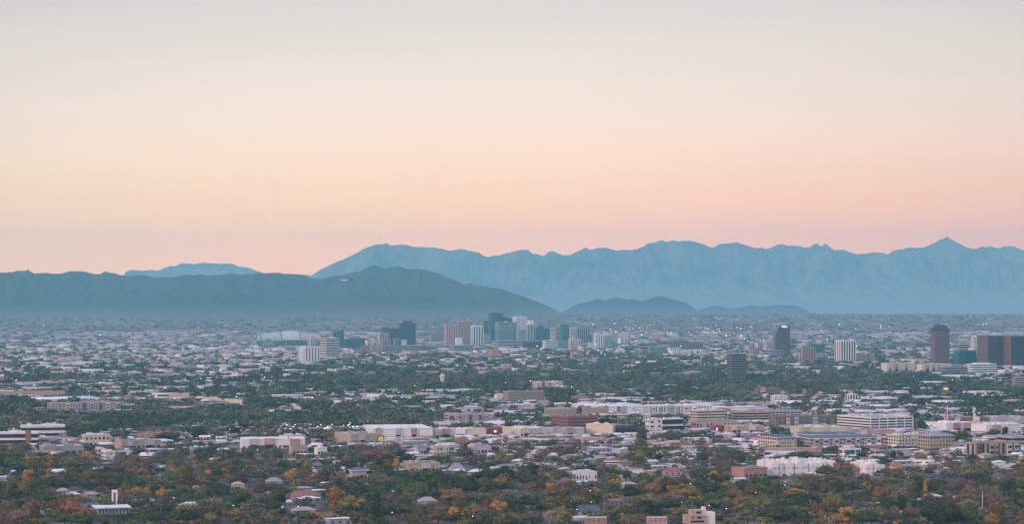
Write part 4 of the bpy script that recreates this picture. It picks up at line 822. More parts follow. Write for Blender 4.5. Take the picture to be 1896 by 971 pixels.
for x0, x1, y0, y1, rows, per, where in carlots:
    for r_ in range(rows):
        for c_ in range(per):
            if random.random() < .2: continue
            py = y0+(y1-y0)*(r_+.5)/rows; px = x0+(x1-x0)*(c_+rnd(.25,.75))/per; Dl = dist(py)
            o = put(C0, cused, wx(px, Dl), Dl+rnd(-1, 1), TH+R(90)*(r_ % 2)+rnd(-.05, .05), 1.0, .07); cn, cv = random.choice(CC)
            for ch in o.children:
                if ch.name.startswith('body'): ch.color = (*cv, 1)
            tag(o, f'{cn} car parked in {where}', 'car', f'{cn} cars in {where}')
    KEEP.append((x0, x1, y0-2, y1-3, dist(y1)))

# ---------------------------------------------------------------- trees
def crown_mesh(name, kind, nleaf, seed):
    r_ = np.random.default_rng(seed); V = []
    if kind == 'round': lobes = [((0,0,.62),.36)]+[((.30*math.cos(a)*r_.uniform(.7,1.1), .30*math.sin(a)*r_.uniform(.7,1.1), r_.uniform(.42,.68)), r_.uniform(.19,.29)) for a in np.linspace(0, 6.28, 8)[:-1]]+[((r_.uniform(-.12,.12), r_.uniform(-.12,.12), .82), .2)]
    elif kind == 'broad': lobes = [((.42*math.cos(a)*r_.uniform(.5,1.1), .42*math.sin(a)*r_.uniform(.5,1.1), r_.uniform(.45,.66)), r_.uniform(.18,.27)) for a in np.linspace(0, 6.28, 10)[:-1]]+[((0,0,.68),.3)]
    elif kind == 'tall': lobes = [((r_.uniform(-.12,.12), r_.uniform(-.12,.12), z), .24-.12*abs(z-.5)) for z in np.linspace(.25, .9, 8)]
    elif kind == 'column': lobes = [((0, 0, z), .15*(1-.6*abs(z-.45)/.5)) for z in np.linspace(.12, .9, 8)]
    elif kind == 'loose': lobes = [((r_.uniform(-.33,.33), r_.uniform(-.33,.33), r_.uniform(.38,.86)), r_.uniform(.12,.2)) for _ in range(12)]
    tot = sum(q[1]**2 for q in lobes); F4 = []
    for (c, rad) in lobes:
        n = int(nleaf*rad**2/tot); d = r_.normal(size=(n, 3)); d /= np.linalg.norm(d, axis=1)[:, None]; rr_ = rad*r_.uniform(.72, 1.08, n)[:, None]
        p = np.array(c)+d*rr_*np.array([1, 1, .85]); nrm = d+r_.normal(size=(n, 3))*.55; nrm /= np.linalg.norm(nrm, axis=1)[:, None]
        u = np.cross(nrm, r_.normal(size=(n, 3))); u /= np.linalg.norm(u, axis=1)[:, None]; w = np.cross(nrm, u); sz = (r_.uniform(.026, .052, n)*(500/nleaf)**.5)[:, None]
        for a, b in ((-1,-1), (1,-.8), (.9,1), (-.8,.9)): F4.append(p+u*a*sz+w*b*sz*.8)
        q = np.stack(F4[-4:], 1); F4 = F4[:-4]; V.append(q.reshape(-1, 3))
        # inner mass of the lobe, so that the crown is not hollow
        k = 8; ico = []
        for th_ in (.5, 1.57, 2.6):
            for i in range(k): ph = 2*math.pi*i/k; ico.append((math.sin(th_)*math.cos(ph), math.sin(th_)*math.sin(ph), math.cos(th_)))
        ico = np.array(ico)*rad*.74*np.array([1, 1, .85])*r_.uniform(.85, 1.12, (24, 1))+np.array(c)
        fs = []
        for t_ in range(2):
            for i in range(k): j = (i+1) % k; fs.append(ico[[t_*k+i, (t_+1)*k+i, (t_+1)*k+j, t_*k+j]])
        fs.append(ico[[0, 2, 4, 6]]); V.append(np.array(fs).reshape(-1, 3))
    v = np.concatenate(V); me = bpy.data.meshes.new(name); nf = len(v)//4
    me.vertices.add(len(v)); me.vertices.foreach_set('co', v.astype(np.float32).ravel()); me.loops.add(nf*4); me.loops.foreach_set('vertex_index', np.arange(nf*4, dtype=np.int32)); me.polygons.add(nf); me.polygons.foreach_set('loop_start', np.arange(0, nf*4, 4, dtype=np.int32)); me.update(calc_edges=True)
    me.materials.append(LEAF_O); return me, v
def trunk_mesh(seed, top=.55):
    r_ = random.Random(seed); m = MB(); m.tube((0, 0, -.03), (r_.uniform(-.02, .02), 0, top*.55), .032, .022, 7)
    for i in range(4): a = i*1.57+r_.uniform(-.4, .4); m.tube((0, 0, top*(.42+.1*r_.random())), (.2*math.cos(a), .2*math.sin(a), top*(.95+.2*r_.random())), .016, .006, 5)
    return m.mesh('trunk', BARK)
PAL = {'dark green': [(.034,.048,.024),(.042,.054,.024),(.028,.040,.024)], 'green': [(.044,.066,.028),(.052,.074,.032)], 'olive green': [(.085,.082,.034),(.10,.092,.040)], 'grey green': [(.074,.080,.056),(.085,.086,.060)],
 'brown': [(.115,.076,.050),(.10,.068,.048)], 'purple brown': [(.09,.058,.055),(.10,.066,.058)], 'rust orange': [(.120,.068,.044),(.112,.064,.045)], 'yellow orange': [(.24,.135,.042),(.20,.12,.045)], 'yellow green': [(.115,.105,.040),(.10,.095,.040)]}
PROTO = {k: [crown_mesh('crown', k, nl, 31*i+hash(len(k))%7)[0] for i in range(c)] for k, nl, c in (('round', 1100, 5), ('broad', 1300, 5), ('tall', 900, 3), ('column', 500, 2), ('loose', 900, 4))}
TRUNK = [trunk_mesh(i) for i in range(4)]
def palm_parts():
    tr = MB().tube((0, 0, -.02), (.01, 0, .86), .016, .012, 7); c = MB(); r_ = random.Random(5)
    for i in range(22):
        a = i*2.39996; e = r_.uniform(-.5, .9); d = mathutils.Vector((math.cos(a)*math.cos(e), math.sin(a)*math.cos(e), math.sin(e))); p = mathutils.Vector((.01, 0, .86)); w = d.cross(mathutils.Vector((0, 0, 1))).normalized()*.022
        for j in range(3): q = p+d*.07; c.quad(tuple(p-w), tuple(p+w), tuple(q+w*.8), tuple(q-w*.8)); p = q; d = (d+mathutils.Vector((0, 0, -.5))).normalized()
    return tr.mesh('trunk', BARK), c.mesh('crown', LEAF_O)
PT, PC = palm_parts()
def kept(px, ptop, D, halfw=0.):
    for x0, x1, yt, yk, DD in KEEP:
        if D < DD+15 and x0-halfw < px < x1+halfw and ptop < yk and D > DD*.3:
            if HZ+F*CAMH/D > yt: return True
    return False
def footprint(x, y, pad):
    for cx, cy, r, X0, Y0, a, b, th in FOOT:
        if abs(x-cx) < r+pad and abs(y-cy) < r+pad:
            dx, dy = x-X0, y-Y0; u = dx*math.cos(th)+dy*math.sin(th); v = -dx*math.sin(th)+dy*math.cos(th)
            if -pad < u < a+pad and -pad < v < b+pad: return True
    return False
TREES = []
def add_tree(px, D, h, w, kind, cname, src=None):
    x = wx(px, D); root = empty('palm_tree' if kind == 'palm' else 'tree', (x, D, 0), rnd(0, 6.28)); root.scale = (w, w, h) if kind != 'palm' else (h, h, h)
    if kind == 'palm': cm, tm = PC, PT
    else: cm, tm = random.choice(PROTO[kind]), random.choice(TRUNK)
    c = bpy.data.objects.new('crown', cm); COL.objects.link(c); c.parent = root; v = rnd(.75, 1.5); cc = random.choice(PAL[cname]); c.color = (cc[0]*v*1.58, cc[1]*v*1.40, cc[2]*v*1.12, 1)
    t_ = bpy.data.objects.new('trunk', tm); COL.objects.link(t_); t_.parent = root
    py = HZ+F*(CAMH-h*.55)/D; TREES.append((root, px, py, kind, cname, h, D)); FOOT_T.append((x, D, w*.33)); return root
FOOT_T = []
# (centre px, centre py, colour, width m, height m, kind)
SPEC = [(162,846,'yellow orange',13,12,'round'),(85,863,'yellow orange',13,12,'loose'),(68,862,'yellow orange',9,10,'loose'),(165,881,'rust orange',16,14,'broad'),(272,864,'brown',12,15,'tall'),(132,941,'rust orange',17,18,'round'),(253,914,'yellow orange',10,12,'round'),(262,920,'rust orange',10,9,'loose'),(300,915,'yellow orange',10,12,'round'),
 (189,896,'brown',10,14,'loose'),(331,953,'rust orange',10,11,'round'),(541,880,'yellow orange',13,14,'round'),(568,872,'olive green',12,17,'tall'),(618,926,'yellow orange',12,19,'tall'),(650,934,'olive green',20,18,'broad'),(735,862,'yellow orange',9,14,'loose'),(783,861,'yellow orange',12,10,'broad'),(722,860,'olive green',12,12,'round'),
 (812,958,'rust orange',14,14,'broad'),(902,940,'rust orange',14,14,'round'),(922,941,'yellow orange',13,14,'round'),(845,921,'brown',20,18,'broad'),(1024,912,'rust orange',13,13,'round'),(1045,925,'yellow green',14,20,'tall'),(1040,955,'olive green',14,16,'round'),(1212,904,'rust orange',15,15,'round'),(1238,905,'rust orange',13,14,'loose'),
 (1277,915,'yellow green',15,15,'round'),(1322,883,'yellow orange',9,11,'round'),(1357,918,'rust orange',16,15,'broad'),(1390,909,'yellow green',12,16,'round'),(1418,938,'olive green',18,17,'broad'),(1190,838,'olive green',16,16,'round'),(1598,886,'rust orange',9,10,'round'),(1580,868,'yellow orange',12,11,'loose'),(1520,944,'rust orange',11,11,'round'),
 (1552,932,'yellow green',13,17,'round'),(1537,930,'olive green',12,14,'round'),(1661,905,'rust orange',13,11,'round'),(1680,958,'brown',10,12,'loose'),(1502,897,'purple brown',16,13,'broad'),(1477,915,'yellow orange',9,8,'round'),(1833,944,'rust orange',9,9,'round'),(1832,914,'rust orange',12,8,'broad'),(430,881,'olive green',14,20,'tall'),
 (345,890,'olive green',15,22,'tall'),(905,905,'olive green',11,18,'tall'),(875,887,'yellow green',8,8,'round'),(872,938,'yellow green',9,9,'round'),(1565,876,'green',16,13,'round'),(1530,873,'dark green',17,15,'broad'),(310,808,'dark green',26,13,'broad'),(218,805,'dark green',17,11,'broad'),(1185,845,'yellow green',12,13,'round'),(1240,808,'grey green',12,18,'round'),
 (1190,806,'purple brown',15,20,'tall'),(1841,803,'dark green',16,12,'round'),(1862,801,'dark green',9,13,'tall'),(1368,846,'yellow green',11,11,'round'),(1366,849,'dark green',15,15,'round'),(690,938,'dark green',16,24,'tall'),(770,912,'green',18,17,'broad'),(810,892,'green',18,22,'round'),(838,895,'dark green',20,20,'broad'),(865,900,'dark green',20,19,'round'),
 (900,881,'dark green',20,18,'broad'),(784,886,'dark green',18,16,'broad'),(752,880,'dark green',16,14,'broad'),(930,880,'dark green',19,19,'round'),(820,912,'green',16,18,'round'),(745,905,'green',14,18,'round'),(1310,905,'dark green',26,15,'broad'),(1190,915,'dark green',17,10,'broad'),(970,880,'grey green',14,20,'round'),(650,868,'dark green',13,17,'tall'),
 (700,845,'purple brown',26,20,'broad'),(860,838,'grey green',18,18,'round'),(590,890,'purple brown',13,14,'loose'),(613,895,'purple brown',12,13,'loose'),(195,875,'dark green',12,12,'round'),(1790,875,'grey green',26,24,'broad'),(1640,940,'dark green',14,14,'round'),(1745,955,'dark green',26,24,'broad'),(1640,875,'dark green',15,9,'broad'),(1262,950,'olive green',14,11,'broad')]
for px, py, cn, w, h, kd in SPEC:
    D = F*(CAMH-h*.55)/(py-HZ)
    add_tree(px, D, h*1.05, w*1.25 if kd not in ('tall',) else w*1.7, kd, cn)
def zone_color(px, py):
    warm = float(sstep((py-800)/70.)); n_ = float(vnoise(np.array(px/70.), np.array(py/22.)))
    r = random.random()
    if r < .032*warm: return 'rust orange'
    if r < .085*warm: return 'yellow orange'
    if r < .14*warm: return 'yellow green'
    r = random.random()
    if n_ > .52: return random.choices(['olive green','grey green','brown','purple brown','green'], [3*warm+.3, 2, 1.6*warm+.3, 1.5*warm+.3, 2])[0]
    return random.choices(['dark green','green','olive green','grey green','brown'], [4, 2, 1.3*warm, .8, .5*warm])[0]
random.seed(21)
NT = 285; tries = 0; FT = np.zeros((0, 3)); 
while len(TREES) < NT and tries < 60000:
    tries += 1; D = 1690*math.exp(rnd(0, 1)**1.05*math.log(2130/1690)); px = rnd(-12, 1908); kind = random.choices(['round','broad','tall','loose','column','palm'], [5, 5, 1.3, 2, .4, .35])[0]
    h = {'round': rnd(10, 17), 'broad': rnd(9, 15), 'tall': rnd(14, 21), 'loose': rnd(8, 14), 'column': rnd(11, 16), 'palm': rnd(14, 19)}[kind]; w = {'round': h*rnd(1., 1.3), 'broad': h*rnd(1.2, 1.6), 'tall': h*rnd(.8, 1.1), 'loose': h*rnd(1., 1.3), 'column': h*.9, 'palm': h}[kind]
    x = wx(px, D); ptop = HZ+F*(CAMH-h)/D
    if kept(px, ptop, D, w*.38*F/D) or footprint(x, D, w*.3): continue
    if any((x-a)**2+((D-b)*.6)**2 < (w*.24+c*.8)**2 for a, b, c in FOOT_T): continue
    add_tree(px, D, h, w, kind, zone_color(px, HZ+F*CAMH/D))
DN = max(t[6] for t in TREES); print('near trees', len(TREES), 'to', DN)

# ---------------------------------------------------------------- ordinary houses and low buildings, nearest 150 each with its parts
DENS = [  # y row, then tree cover (0-9) for 24 columns of 79 px from left to right
 (600,'222222222222222222222222'),(625,'332222233222222233333333'),(645,'444443333333444455555544'),(662,'554444466666777766666665'),(680,'666664777766788878776654'),(697,'555555788878888887888766'),
 (712,'555545688899998789998766'),(728,'554556677777777777777777'),(744,'666655533333666666433466'),(760,'777677766643333322665688'),(776,'766777787743333333333356'),(792,'436643445432322332222222'),(808,'322332222222222222222223'),
 (826,'544456664554544554444334'),(845,'777778777555555666555445'),(865,'888888777776655567654566'),(885,'888888778888755566667777'),(910,'888887677778866777777777'),(940,'888877667777777777776677'),(985,'888877667777777777776677')]
_rows = np.array([r[0] for r in DENS], float); _g = np.array([[int(c) for c in r[1]] for r in DENS], float)
def cover(px, py):
    i = np.interp(py, _rows, np.arange(len(_rows))); j = min(max(px/79.-.5, 0), 23); i0 = int(i); i1 = min(i0+1, len(_rows)-1); j0 = int(j); j1 = min(j0+1, 23); fi, fj = i-i0, j-j0
    return ((_g[i0, j0]*(1-fj)+_g[i0, j1]*fj)*(1-fi)+(_g[i1, j0]*(1-fj)+_g[i1, j1]*fj)*fi)/9.
random.seed(33)
HOUSES = []; HG = {}
def grid_free(x, y, r):
    k = (int(x//60), int(y//60))
    for i in (-1, 0, 1):
        for j in (-1, 0, 1):
            for q in HG.get((k[0]+i, k[1]+j), ()):
                if abs(q[0]-x) < q[2]+r and abs(q[1]-y) < q[2]+r: return False
    return True
def grid_add(x, y, r): HG.setdefault((int(x//60), int(y//60)), []).append((x, y, r))
RC = [('white','white'),('white','white'),('grey','grey'),('tan','tan'),('pink','pink'),('red','red roofed'),('brown','brown roofed'),('cream','cream')]
WC = ['cream','tan','white','lilac','pink','grey','salmon']
tries = 0
while len(HOUSES) < 215 and tries < 30000:
    tries += 1; D = 1700*math.exp(rnd(0, 1)**.9*math.log(2950/1700)); px = rnd(-5, 1900); py = HZ+F*CAMH/D; x = wx(px, D)
    if random.random() < min(.97, cover(px, py)*1.02): continue
    comm = py < 848 and random.random() < .7
    if comm: a, b, h = rnd(14, 38), rnd(12, 26), rnd(4, 7.5)
    else: a, b, h = rnd(11, 20), rnd(8, 12), rnd(3.0, 4.2)
    if kept(px, HZ+F*(CAMH-h-2)/D, D, a*.6*F/D) or footprint(x+a/2, D+b/2, max(a, b)*.7) or not grid_free(x, D, max(a, b)*.62): continue
    if any(abs(x+a/2-q[0]) < a*.5+q[2] and abs(D+b/2-q[1]) < b*.5+q[2] for q in FOOT_T): continue
    rc, rn_ = random.choices(RC, [3, 3, 2, 2, 1.3, 1.6, 1, 1.5])[0]; wc = random.choice(WC); th = TH+random.choice([0, 0, 0, -R(20)])+rnd(-.04, .04)
    root = empty('commercial_building' if comm else 'house', (x, D, 0), th); MB().box(0, a, 0, b, -1, h-.43 if comm else h).build('wall', wall(wc), root)
    if comm:
        flat_roof(a, b, h, root, 'white' if random.random() < .6 else rc, .6, wall(wc), .35); units(random.choice([0, 1, 2, 3]), a, b, h, root, 'white', .7)
        for i in range(int(a//6)): MB().box(2+i*6, 5.4+i*6, -.12, -.01, .4, h*.6).build('window', glass('dark'), root)
    else:
        r = rnd(1.2, 2.6); e = .7; style = random.random()
        if style < .4: q = min(a, b)/2*.95; MB().prism([(-e,-e),(a+e,-e),(a+e,b+e),(-e,b+e)], h+.01, h+r, [(q,b*.49),(a-q,b*.49),(a-q,b*.51),(q,b*.51)]).build('roof', roofm(rc), root)
        elif style < .8:
            m = MB(); m.v += [(-e,-e,h+.01),(a+e,-e,h+.01),(a+e,b+e,h+.01),(-e,b+e,h+.01),(-e,b/2,h+r),(a+e,b/2,h+r)]; m.f += [(0,1,5,4),(2,3,4,5),(0,4,3),(1,2,5),(0,3,2,1)]; m.build('roof', roofm(rc), root)
        else: MB().box(-e, a+e, -e, b+e, h+.01, h+.4).build('roof', roofm('white'), root); rn_ = 'white'
        for i in range(3): MB().box(a*(i+.3)/3, a*(i+.6)/3, -.1, -.01, .9, 2.2).build('window', glass('dark'), root)
        MB().box(a*.9-1, a*.9, -.1, -.01, .02, 2.1).build('door', wall('brown'), root)
    HOUSES.append((root, px+a*.4*F/D, HZ+F*(CAMH-h*.6)/D, comm, wc, rn_)); grid_add(x, D, max(a, b)*.6); FOOT.append((x+a/2, D+b/2, max(a, b)*.6, x, D, a, b, th)); KEEP.append((px, px+a*F/D, HZ+F*(CAMH-h-1)/D, HZ+F*(CAMH-h*.45)/D, D) if random.random() < .12 else (0, 0, 0, 0, 0))
print('houses', len(HOUSES), 'tries', tries)

# mid-rise blocks filling downtown and the avenue to the right of it
MID = []; random.seed(77)
for i in range(46):
    px = rnd(700, 1150) if i < 30 else rnd(1170, 1420) if i < 38 else rnd(470, 700) if i < 41 else rnd(1540, 1890); D = rnd(8900, 10900) if i < 30 else rnd(7600, 9800)
    a, b, h = rnd(22, 60), rnd(18, 34), (rnd(14, 46) if i < 30 else rnd(12, 24)); x = wx(px, D)
    if footprint(x+a*.4, D+b*.4, 16): continue
    wc = random.choice(['tan', 'pink', 'lilac', 'cream', 'white', 'salmon', 'brown', 'grey', 'teal']); z0 = float(gh(D)); n = max(3, int(h/4)); root = empty('midrise_block', (x, D, z0), TH)
    MB().box(0, a, 0, b, -2, h-.42).build('wall', wall(wc), root); flat_roof(a, b, h, root, 'grey', 1.0, wall(wc)); units(2, a, b, h, root, 'grey', 1.5)
    if random.random() < .5:
        for k in range(n): MB().ring(.6, a-.6, .6, b-.6, h*(k+.3)/n, h*(k+.75)/n, .75).build('window_band', glass('blue'), root)
    else:
        for k in range(5): MB().box(a*(k+.3)/5, a*(k+.7)/5, -.2, -.01, h*.06, h*.92).build('window_strip', glass('blue'), root)
    FOOT.append((x+a/2, D+b/2, max(a, b)*.6, x, D, a, b, TH)); MID.append((root, px+a*.4*F/D, HZ+F*(CAMH-z0-h*.5)/D, {'lilac': 'pale mauve'}.get(wc, wc)+(' tall' if h > 30 else ' low' if h < 20 else ''))); KEEP.append((px-3, px+a*F/D, HZ+F*(CAMH-z0-h)/D, HZ+F*(CAMH-z0-h*.3)/D, D))

# ---------------------------------------------------------------- the rest of the city: one mass of low roofs, one mass of far trees
def scatter(n, d0, d1, pw=1.):
    D = d0*np.exp(rng.random(n)**pw*math.log(d1/d0)); mg = 40+F*230/D; px = rng.uniform(0, 1, n)*(1896+2*mg)-mg; return px, D
FA = np.array([(f[3], f[4], f[5], f[6], f[7], f[0], f[1], f[2]) for f in FOOT])
def in_foot(x, y, pad):
    out = np.zeros(len(x), bool)
    for X0, Y0, a, b, th, cx, cy, r in FA:
        near = (np.abs(x-cx) < r*1.5+pad+30) & (np.abs(y-cy) < r*1.5+pad+30)
        if not near.any(): continue
        dx, dy = x-X0, y-Y0; u = dx*math.cos(th)+dy*math.sin(th); v = -dx*math.sin(th)+dy*math.cos(th); out |= near & (u > -pad) & (u < a+pad) & (v > -pad) & (v < b+pad)
    return out
KA = [k for k in KEEP if k[4] > 0]
def in_keep(px, D, h, hw):
    pt = HZ+F*(CAMH-gh(D)-h)/D; gy = HZ+F*(CAMH-gh(D))/D; out = np.zeros(len(px), bool)
    for x0, x1, yt, yk, DD in KA: out |= (D < DD+20) & (px > x0-hw) & (px < x1+hw) & (pt < yk) & (gy > yt)
    return out
def coverv(px, py): return np.array([cover(a, b) for a, b in zip(px, py)])
# low roofs
bx_v, bx_f, bx_c = [], [], []
def far_boxes(n, d0, d1, size, hts, pw, pcol, gable=False, bias=.9):
    n = int(n*(1.05+.42*min(1, 1800/d0)))
    px, D = scatter(n, d0, d1, pw); py = HZ+F*(CAMH-gh(D))/D; cv = coverv(px, py); keep = rng.random(n) > cv*bias
    a = rng.uniform(*size, n)*rng.choice([1, 1, 1.8], n); b = a*rng.uniform(.35, .8, n); h = rng.uniform(*hts, n); x = wx(px, D)
    keep &= ~in_keep(px+a*.4*F/D, D, h, a*.55*F/D) & ~in_foot(x+a*.4, D+b*.4, np.maximum(a, b)*.55)
    px, D, a, b, h, x = (q[keep] for q in (px, D, a, b, h, x)); n = len(px); th = TH+rng.choice([0, 0, -.35], n)+rng.normal(0, .04, n)
    z0 = gh(D); ct, s_ = np.cos(th), np.sin(th); ridge = rng.random(n) < (.6 if gable else .0)
    def P(u, v, z): return np.stack([x+u*ct-v*s_, D+u*s_+v*ct, z0+z], -1)
    Z_ = np.zeros(n)
    c = [P(Z_, Z_, Z_-3), P(a, Z_, Z_-3), P(a, b, Z_-3), P(Z_, b, Z_-3), P(Z_, Z_, h), P(a, Z_, h), P(a, b, h), P(Z_, b, h)]
    rr_ = np.where(ridge, rng.uniform(1.2, 2.4, n), .25); c += [P(Z_+a*.12, b/2, h+rr_), P(a*.88, b/2, h+rr_)]
    V = np.stack(c, 1); fl = [(0,1,5,4),(1,2,6,5),(2,3,7,6),(3,0,4,7),(4,5,9,8),(6,7,8,9),(5,6,9,9),(7,4,8,8)]
    base = len(bx_v) and sum(len(q) for q in bx_v); base = base or 0
    bx_v.append(V.reshape(-1, 3)); idx = np.arange(n)[:, None, None]*10+base+np.array(fl)[None]; bx_f.append(idx.reshape(-1, 4))
    pal = np.array([p[:3] for p in pcol]); pr = np.array([p[3] for p in pcol]); wc = pal[rng.choice(len(pal), n, p=pr/pr.sum())]*rng.uniform(.8, 1.15, (n, 1))
    ro = np.array([(.80,.72,.71),(.56,.46,.45),(.30,.25,.27),(.38,.28,.22),(.28,.13,.09),(.13,.10,.10),(.52,.44,.36)]); rc = ro[rng.choice(7, n, p=[.22,.17,.18,.15,.1,.1,.08] if d0 < 8500 else [.14,.2,.2,.2,.08,.08,.1])]
    C = np.repeat(wc[:, None], 8, 1); C[:, 4:] = rc[:, None]; bx_c.append(C.reshape(-1, 3))
    # dark window strips on the two sides towards the camera
    m_ = D < 5200; 
    if m_.any():
        X_, = [np.nonzero(m_)[0]]; k = len(X_)
        def Q(u, v, z): return np.stack([x[X_]+u*ct[X_]-v*s_[X_], D[X_]+u*s_[X_]+v*ct[X_], z], -1)
        A, Bb, Hh = a[X_], b[X_], h[X_]; o = np.full(k, -.12); base = sum(len(q) for q in bx_v)
        V = np.stack([Q(A*.1, o, Hh*.35), Q(A*.9, o, Hh*.35), Q(A*.9, o, Hh*.7), Q(A*.1, o, Hh*.7), Q(o, Bb*.85, Hh*.35), Q(o, Bb*.15, Hh*.35), Q(o, Bb*.15, Hh*.7), Q(o, Bb*.85, Hh*.7)], 1)
        bx_v.append(V.reshape(-1, 3)); bx_f.append((np.arange(k)[:, None, None]*8+base+np.array([(0,1,2,3),(4,5,6,7)])[None]).reshape(-1, 4)); bx_c.append(np.tile(np.array([[.06,.06,.075]]), (2*k, 1)))
PC1 = [(.68,.56,.49,3),(.80,.73,.70,4),(.50,.36,.29,3),(.52,.34,.30,2.5),(.42,.36,.40,2),(.36,.17,.13,1.4),(.22,.15,.14,1.2)]
PC2 = [(.46,.35,.35,3),(.58,.49,.49,1.5),(.36,.25,.25,3),(.22,.17,.2,2)]
far_boxes(3600, 2200, 3300, (8, 16), (3, 4.5), 1., PC1, True, 1.1)
far_boxes(1700, 2500, 3700, (18, 46), (4.5, 9), 1., PC1, False, 1.35)
far_boxes(7500, 3300, 6000, (9, 18), (3, 5), 1., PC1, True, 1.04)
far_boxes(1700, 3400, 6500, (24, 60), (5, 11), 1., PC1, False, 1.2)
far_boxes(1100, 5200, 9300, (12, 34), (8, 13), 1., PC1, False, .7)
far_boxes(3600, 2450, 3700, (6, 17), (3.5, 7), 1., PC1, False, 1.25)
far_boxes(4600, 6000, 9500, (14, 44), (4.5, 12), 1., PC1, False, 1.04)
far_boxes(3400, 9000, 11500, (16, 60), (4, 9), 1., PC2, False, .9)
far_boxes(1700, 11000, 19000, (14, 50), (3, 6), 1.4, [(.30,.23,.24,3),(.42,.36,.36,1),(.2,.15,.17,3)], False, .9)
v = np.concatenate(bx_v); f = np.concatenate(bx_f)
me = bpy.data.meshes.new('distant_roofs'); c = np.concatenate(bx_c)
deg = f[:, 2] == f[:, 3]; f[deg, 3] = f[deg, 2]
q = f[~deg]; t3 = f[deg][:, :3]; cc = np.concatenate([c[~deg], c[deg]])
loops = np.concatenate([q.ravel(), t3.ravel()]); starts = np.concatenate([np.arange(0, 4*len(q), 4), 4*len(q)+np.arange(0, 3*len(t3), 3)])
me.vertices.add(len(v)); me.vertices.foreach_set('co', v.astype(np.float32).ravel()); me.loops.add(len(loops)); me.loops.foreach_set('vertex_index', loops.astype(np.int32)); me.polygons.add(len(starts)); me.polygons.foreach_set('loop_start', starts.astype(np.int32)); me.update(calc_edges=True)
at = me.attributes.new('tint', 'FLOAT_COLOR', 'FACE'); c4 = np.ones((len(cc), 4), np.float32); c4[:, :3] = cc; at.data.foreach_set('color', c4.ravel()); me.materials.append(HOUSE_A)
o = bpy.data.objects.new('distant_roofs', me); COL.objects.link(o); tag(o, 'countless low roofs and walls of the suburbs spreading to the mountains', 'buildings', kind='stuff')
print('roof mass boxes', len(v)//10)

# far trees
tv, tcol = [], []
def tmpl(n, seed, lob=5):
    r_ = np.random.default_rng(seed); L_ = [((0, 0, .6), .34)]+[((r_.uniform(-.3, .3), r_.uniform(-.3, .3), r_.uniform(.36, .75)), r_.uniform(.17, .26)) for _ in range(lob)]; Q = []
    for i in range(n):
        c_, rad = L_[i % len(L_)]; d = r_.normal(size=3); d /= np.linalg.norm(d); p = np.array(c_)+d*rad*r_.uniform(.7, 1.05); nn = d+r_.normal(size=3)*.45; nn /= np.linalg.norm(nn); u = np.cross(nn, r_.normal(size=3)); u /= np.linalg.norm(u); w = np.cross(nn, u)
        s_ = .62/math.sqrt(n)*r_.uniform(.7, 1.3); Q.append([p-u*s_-w*s_*.7, p+u*s_-w*s_*.6, p+u*s_*.8+w*s_*.8, p-u*s_*.9+w*s_*.7])
    return np.array(Q)
def far_trees(n, d0, d1, nq, hr, pw=1., wide=1.25, bias=1.05, off=.02, pts=None):
    n = int(n*(1.05+.42*min(1, 1800/d0)))
    px, D = scatter(n, d0, d1, pw); py = HZ+F*(CAMH-gh(D))/D; cv = coverv(px, py); keep = rng.random(n) < (cv*bias*.97+off)**1.55
    h = rng.uniform(*hr, n)*rng.choice([1, 1, 1, 1.35], n); w = h*rng.uniform(1., 1.5, n)*wide; x = wx(px, D)
    keep &= ~in_keep(px, D, h*.92, w*.36*F/D) & ~in_foot(x, D, w*.3)
    idx = np.nonzero(keep)[0]
    if d0 < 2800:
        NTx = np.array(FOOT_T); ok = []
        for i in idx:
            if D[i] < DN and ((x[i]-NTx[:, 0])**2+((D[i]-NTx[:, 1])*.6)**2 < (NTx[:, 2]+w[i]*.22)**2).any(): continue
            ok.append(i)
        idx = np.array(ok)
    T = [tmpl(nq, s_) for s_ in range(12)]; pick = rng.integers(0, 12, len(idx))
    for k in range(12):
        ii = idx[pick == k]
        if not len(ii): continue
        a = rng.uniform(0, 6.28, len(ii)); ca, sa = np.cos(a), np.sin(a); t_ = T[k]; tx_, ty_, tz_ = t_[..., 0], t_[..., 1], t_[..., 2]
        X_ = x[ii, None, None]+w[ii, None, None]*(tx_*ca[:, None, None]-ty_*sa[:, None, None]); Y_ = D[ii, None, None]+w[ii, None, None]*(tx_*sa[:, None, None]+ty_*ca[:, None, None]); Z_ = gh(D[ii])[:, None, None]+h[ii, None, None]*tz_[None]
        tv.append(np.stack(np.broadcast_arrays(X_, Y_, Z_), -1).reshape(-1, 3).astype(np.float32))
        cs = np.array([random.choice(PAL[zone_color(px[i], py[i])]) for i in ii])*rng.uniform(.65, 1.5, (len(ii), 1))*(1+np.clip((4200-D[ii])/2000, 0, 1)[:, None]*np.array([.1, .02, -.1]))*1.48; tcol.append(np.repeat(cs, nq, 0))
random.seed(5)
far_trees(6500, 1680, DN, 170, (5, 11), bias=1.15, off=.1)
far_trees(7500, DN*.97, 3300, 90, (8, 15), bias=1.1, off=.05)
far_trees(14500, 3200, 5200, 42, (6, 13), wide=1.3)
far_trees(13000, 5000, 9500, 26, (8, 14), wide=1.6)
far_trees(17000, 9000, 18000, 12, (7, 11), pw=1.2, wide=1.8, off=.16)
v = np.concatenate(tv); nf = len(v)//4
o = np_mesh('distant_trees', v, np.arange(nf*4).reshape(-1, 4), LEAF_A, np.concatenate(tcol)); tag(o, 'unbroken belts of garden and street trees between the roofs, out to the mountains', 'trees', kind='stuff')
print('tree mass quads', nf)

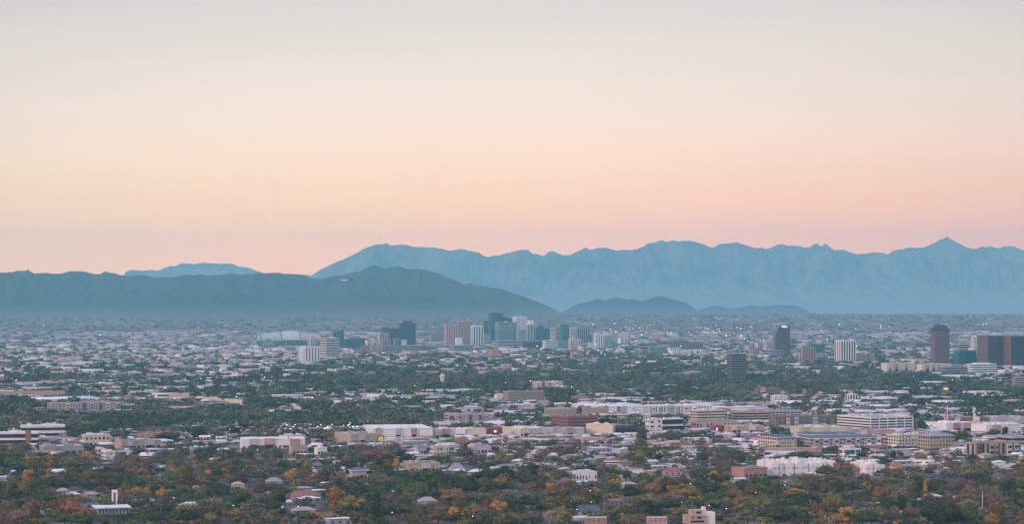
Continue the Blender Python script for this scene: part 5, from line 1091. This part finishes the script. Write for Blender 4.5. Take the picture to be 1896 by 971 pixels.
# wooden utility poles between the gardens
up = empty('utility_pole', (0, 0, 0)); MB().cyl(0, 0, .2, 0, 13, 6, .13).build('pole', BARK, up); MB().box(-1.3, 1.3, -.12, .12, 11.9, 12.2).build('crossarm', BARK, up); MB().cyl(.5, -.35, .28, 10, 11, 6).build('transformer', METAL, up)
ufl = [False]; POLES = []
for i in range(46):
    px, D = rnd(0, 1896), 1730*math.exp(rnd(0, 1)*.4)
    if footprint(wx(px, D), D, 1): continue
    o = put(up, ufl, wx(px, D), D, TH, rnd(.9, 1.1)); POLES.append((o, px, HZ+F*(CAMH-11)/D))

# ---------------------------------------------------------------- labels that single out each tree and house
MARKS += [(60, 940, 'the lower left corner'), (1850, 960, 'the lower right corner'), (948, 965, 'the lower edge middle')]
ORD = ['nearest', 'second', 'third', 'fourth', 'fifth', 'sixth', 'seventh', 'eighth', 'ninth', 'tenth']
def assign(items):            # items: (root, px, py, description, category, group)
    buckets = {}
    for it in items:
        root, px, py, desc, cat, grp = it; best = min(MARKS, key=lambda m_: math.hypot(px-m_[0], (py-m_[1])*1.6)); dx, dy = px-best[0], py-best[1]
        rel = ('left of' if dx < 0 else 'right of') if abs(dx) > abs(dy)*1.3 else ('beyond' if dy < 0 else 'in front of')
        if 'corner' in best[2] or 'edge' in best[2]: rel = 'near'
        buckets.setdefault((desc, best[2], rel), []).append((math.hypot(dx, dy), it))
    for (desc, mk, rel), L_ in buckets.items():
        L_.sort(key=lambda q: q[0])
        for i, (_, it) in enumerate(L_):
            ordn = '' if len(L_) == 1 else f', {ORD[min(i, 9)]} such' if i else ', nearest such'
            tag(it[0], f'{desc} {rel} {mk}{ordn}', it[4], it[5])
KW = {'round': 'round', 'broad': 'broad', 'tall': 'tall', 'loose': 'sparse', 'column': 'narrow', 'palm': 'slender'}
def tdesc(kind, cn, h): return f"{cn} slender palm" if kind == 'palm' else f"{'small ' if h < 10 else 'big ' if h > 16 else ''}{cn} {KW[kind]} tree"
assign([(r, px, py, tdesc(k, c, h), 'palm tree' if k == 'palm' else 'tree', 'palms among the gardens' if k == 'palm' else 'garden trees in the foreground') for r, px, py, k, c, h, D in TREES])
assign([(r, px, py, f"{'flat roofed ' if cm else ''}{wc if wc != 'lilac' else 'pale mauve'} {'commercial building' if cm else 'house with ' + rn_.replace(' roofed', '') + ' roof'}", 'commercial building' if cm else 'house', 'low commercial buildings' if cm else 'suburban houses between the trees') for r, px, py, cm, wc, rn_ in HOUSES])
assign([(o, px, py, 'thin wooden utility pole', 'utility pole', 'utility poles among the gardens') for o, px, py in POLES])
assign([(r, px, py, d+' mid-rise block', 'office building', 'mid-rise blocks of the centre') for r, px, py, d in MID])
